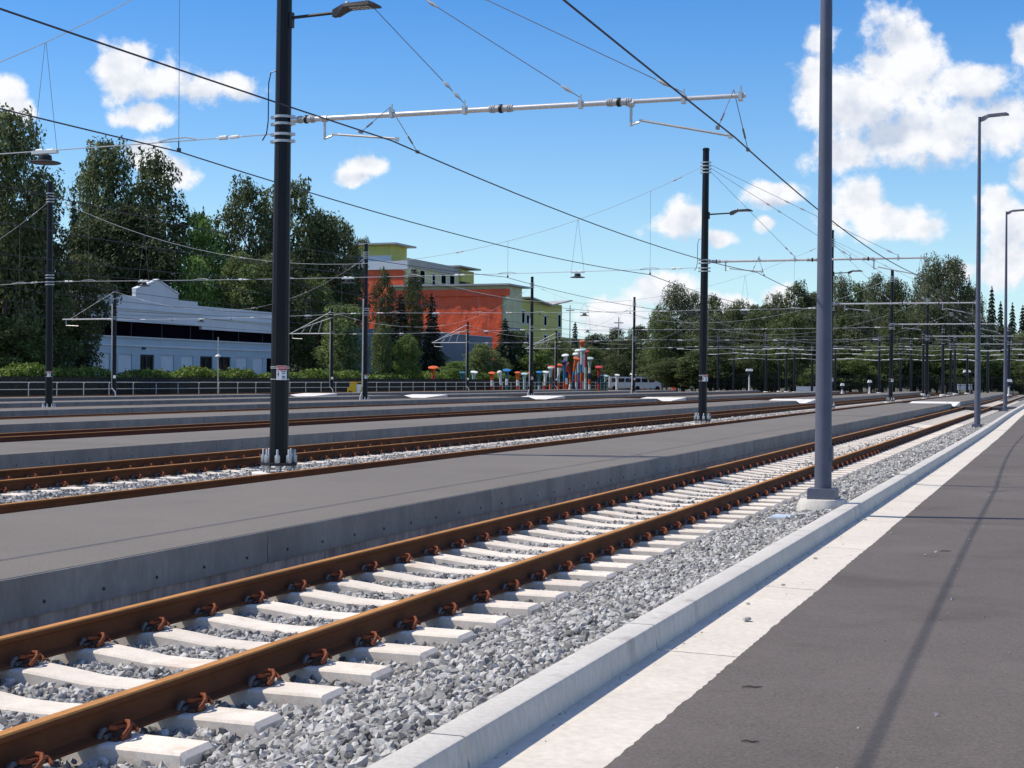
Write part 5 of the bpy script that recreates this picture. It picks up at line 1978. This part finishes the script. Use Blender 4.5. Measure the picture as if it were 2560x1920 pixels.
# tall slim poles among the far trees
for px, dp, top, lab in ((1424, 330, 763, 'thin grey utility pole right of the yellow clad wing'), (1546, 300, 793, 'thin grey lamp column among the low far trees')):
    p0 = bearing(px, dp)
    zt = bearing(px, dp, top).z + 0.2
    p = thing('utility_pole', lab, 'utility pole', (p0.x, p0.y, -0.2), PSI)
    m = MB()
    m.lathe([(0.16, 0), (0.10, zt)], 8)
    part('shaft', m, 'rail_pipe', p, smooth=40)
    m = MB()
    m.box(-0.9, 0.9, -0.06, 0.06, zt - 1.2, zt - 1.0)
    part('crossarm', m, 'rail_pipe', p)

# slim black poles crowding the far end of the yard, with their cross spans
FARP = [(1795, 204, 838), (1834, 208, 868), (1915, 196, 832), (1948, 206, 850), (1966, 200, 845), (1986, 196, 838), (2030, 204, 862), (2088, 200, 858), (2198, 190, 838), (2251, 204, 852), (2277, 194, 846),
        (2308, 176, 828), (2357, 170, 815), (2387, 186, 836), (2418, 192, 862), (2469, 180, 850), (2522, 172, 812)]
WHERE = ['right of the second boom pole', 'left of the nearest street lamp', 'right of the nearest street lamp', 'left of the fourth boom pole', 'right of the fourth boom pole', 'by the kerb bend street lamp']
sh_me = {}
cnt2 = {}
for px, dp, top in FARP:
    p0 = bearing(px, dp)
    h = bearing(px, dp, top).z + 0.1
    w_ = WHERE[0] if px < 1905 else WHERE[1] if px < 2050 else WHERE[2] if px < 2120 else WHERE[3] if px < 2216 else WHERE[4] if px < 2400 else WHERE[5]
    cnt2[w_] = cnt2.get(w_, 0) + 1
    p = thing('yard_pole', 'slim black pole in the far yard ' + w_ + ', ' + ORD[cnt2[w_]] + ' there', 'utility pole', (p0.x, p0.y, -0.1), 0, 'slim poles in the far yard')
    m = MB()
    m.lathe([(0.17, 0), (0.13, h), (0.09, h + 0.05)], 8)
    part('shaft', m, 'black_paint', p, smooth=40)
    m = MB()
    m.lathe([(0.34, 0), (0.34, 0.25), (0.26, 0.3)], 10)
    part('footing', m, 'white_concrete', p)
    m = MB()
    for z_ in (h - 0.4, h - 0.7, 5.9):
        m.lathe([(0.16, z_), (0.18, z_), (0.18, z_ + 0.05), (0.16, z_ + 0.05)], 10)
    part('clamp_band', m, 'galvanised', p)
for j, (dp, y0, lab) in enumerate(((182, 872, 'nearest of the level cross spans strung before the far woods'), (194, 884, 'middle one of the level cross spans strung before the far woods'), (203, 897, 'lowest of the level cross spans strung before the far woods'))):
    a, b = bearing(1700 + 60 * j, dp, y0), bearing(2640, dp - 6, y0 + 4)
    sp = thing('span_wire', lab, 'span wire', (a.x, a.y, 0), 0, 'level spans in the far yard')
    L_ = b - a
    m = MB()
    pts = [(L_.x * u, L_.y * u, a.z + L_.z * u - 0.10 * sin(u * 40 + j)) for u in [i_ / 60 for i_ in range(61)]]
    m.tube(pts, 0.020, 4)
    part('lower_wire', m, 'wire_pale', sp)
    m = MB()
    m.tube([(L_.x * u, L_.y * u, a.z + 0.9 + L_.z * u + 0.6 * abs(sin(u * 14 + j))) for u in [i_ / 60 for i_ in range(61)]], 0.013, 4)
    part('upper_wire', m, 'wire_steel', sp)
    rr_ = random.Random(j)
    for i_ in range(26):
        u = rr_.random()
        c = Vector((L_.x * u, L_.y * u, a.z + L_.z * u - 0.10 * sin(u * 40 + j)))
        dv = Vector((L_.x, L_.y, 0)).normalized() * rr_.uniform(0.25, 0.6)
        m = MB()
        m.tube([c - dv, c - dv * 0.9, c, c + dv * 0.9, c + dv], [0.02, 0.06, 0.05, 0.06, 0.02], 6)
        part('strain_insulator', m, 'white_plastic', sp)
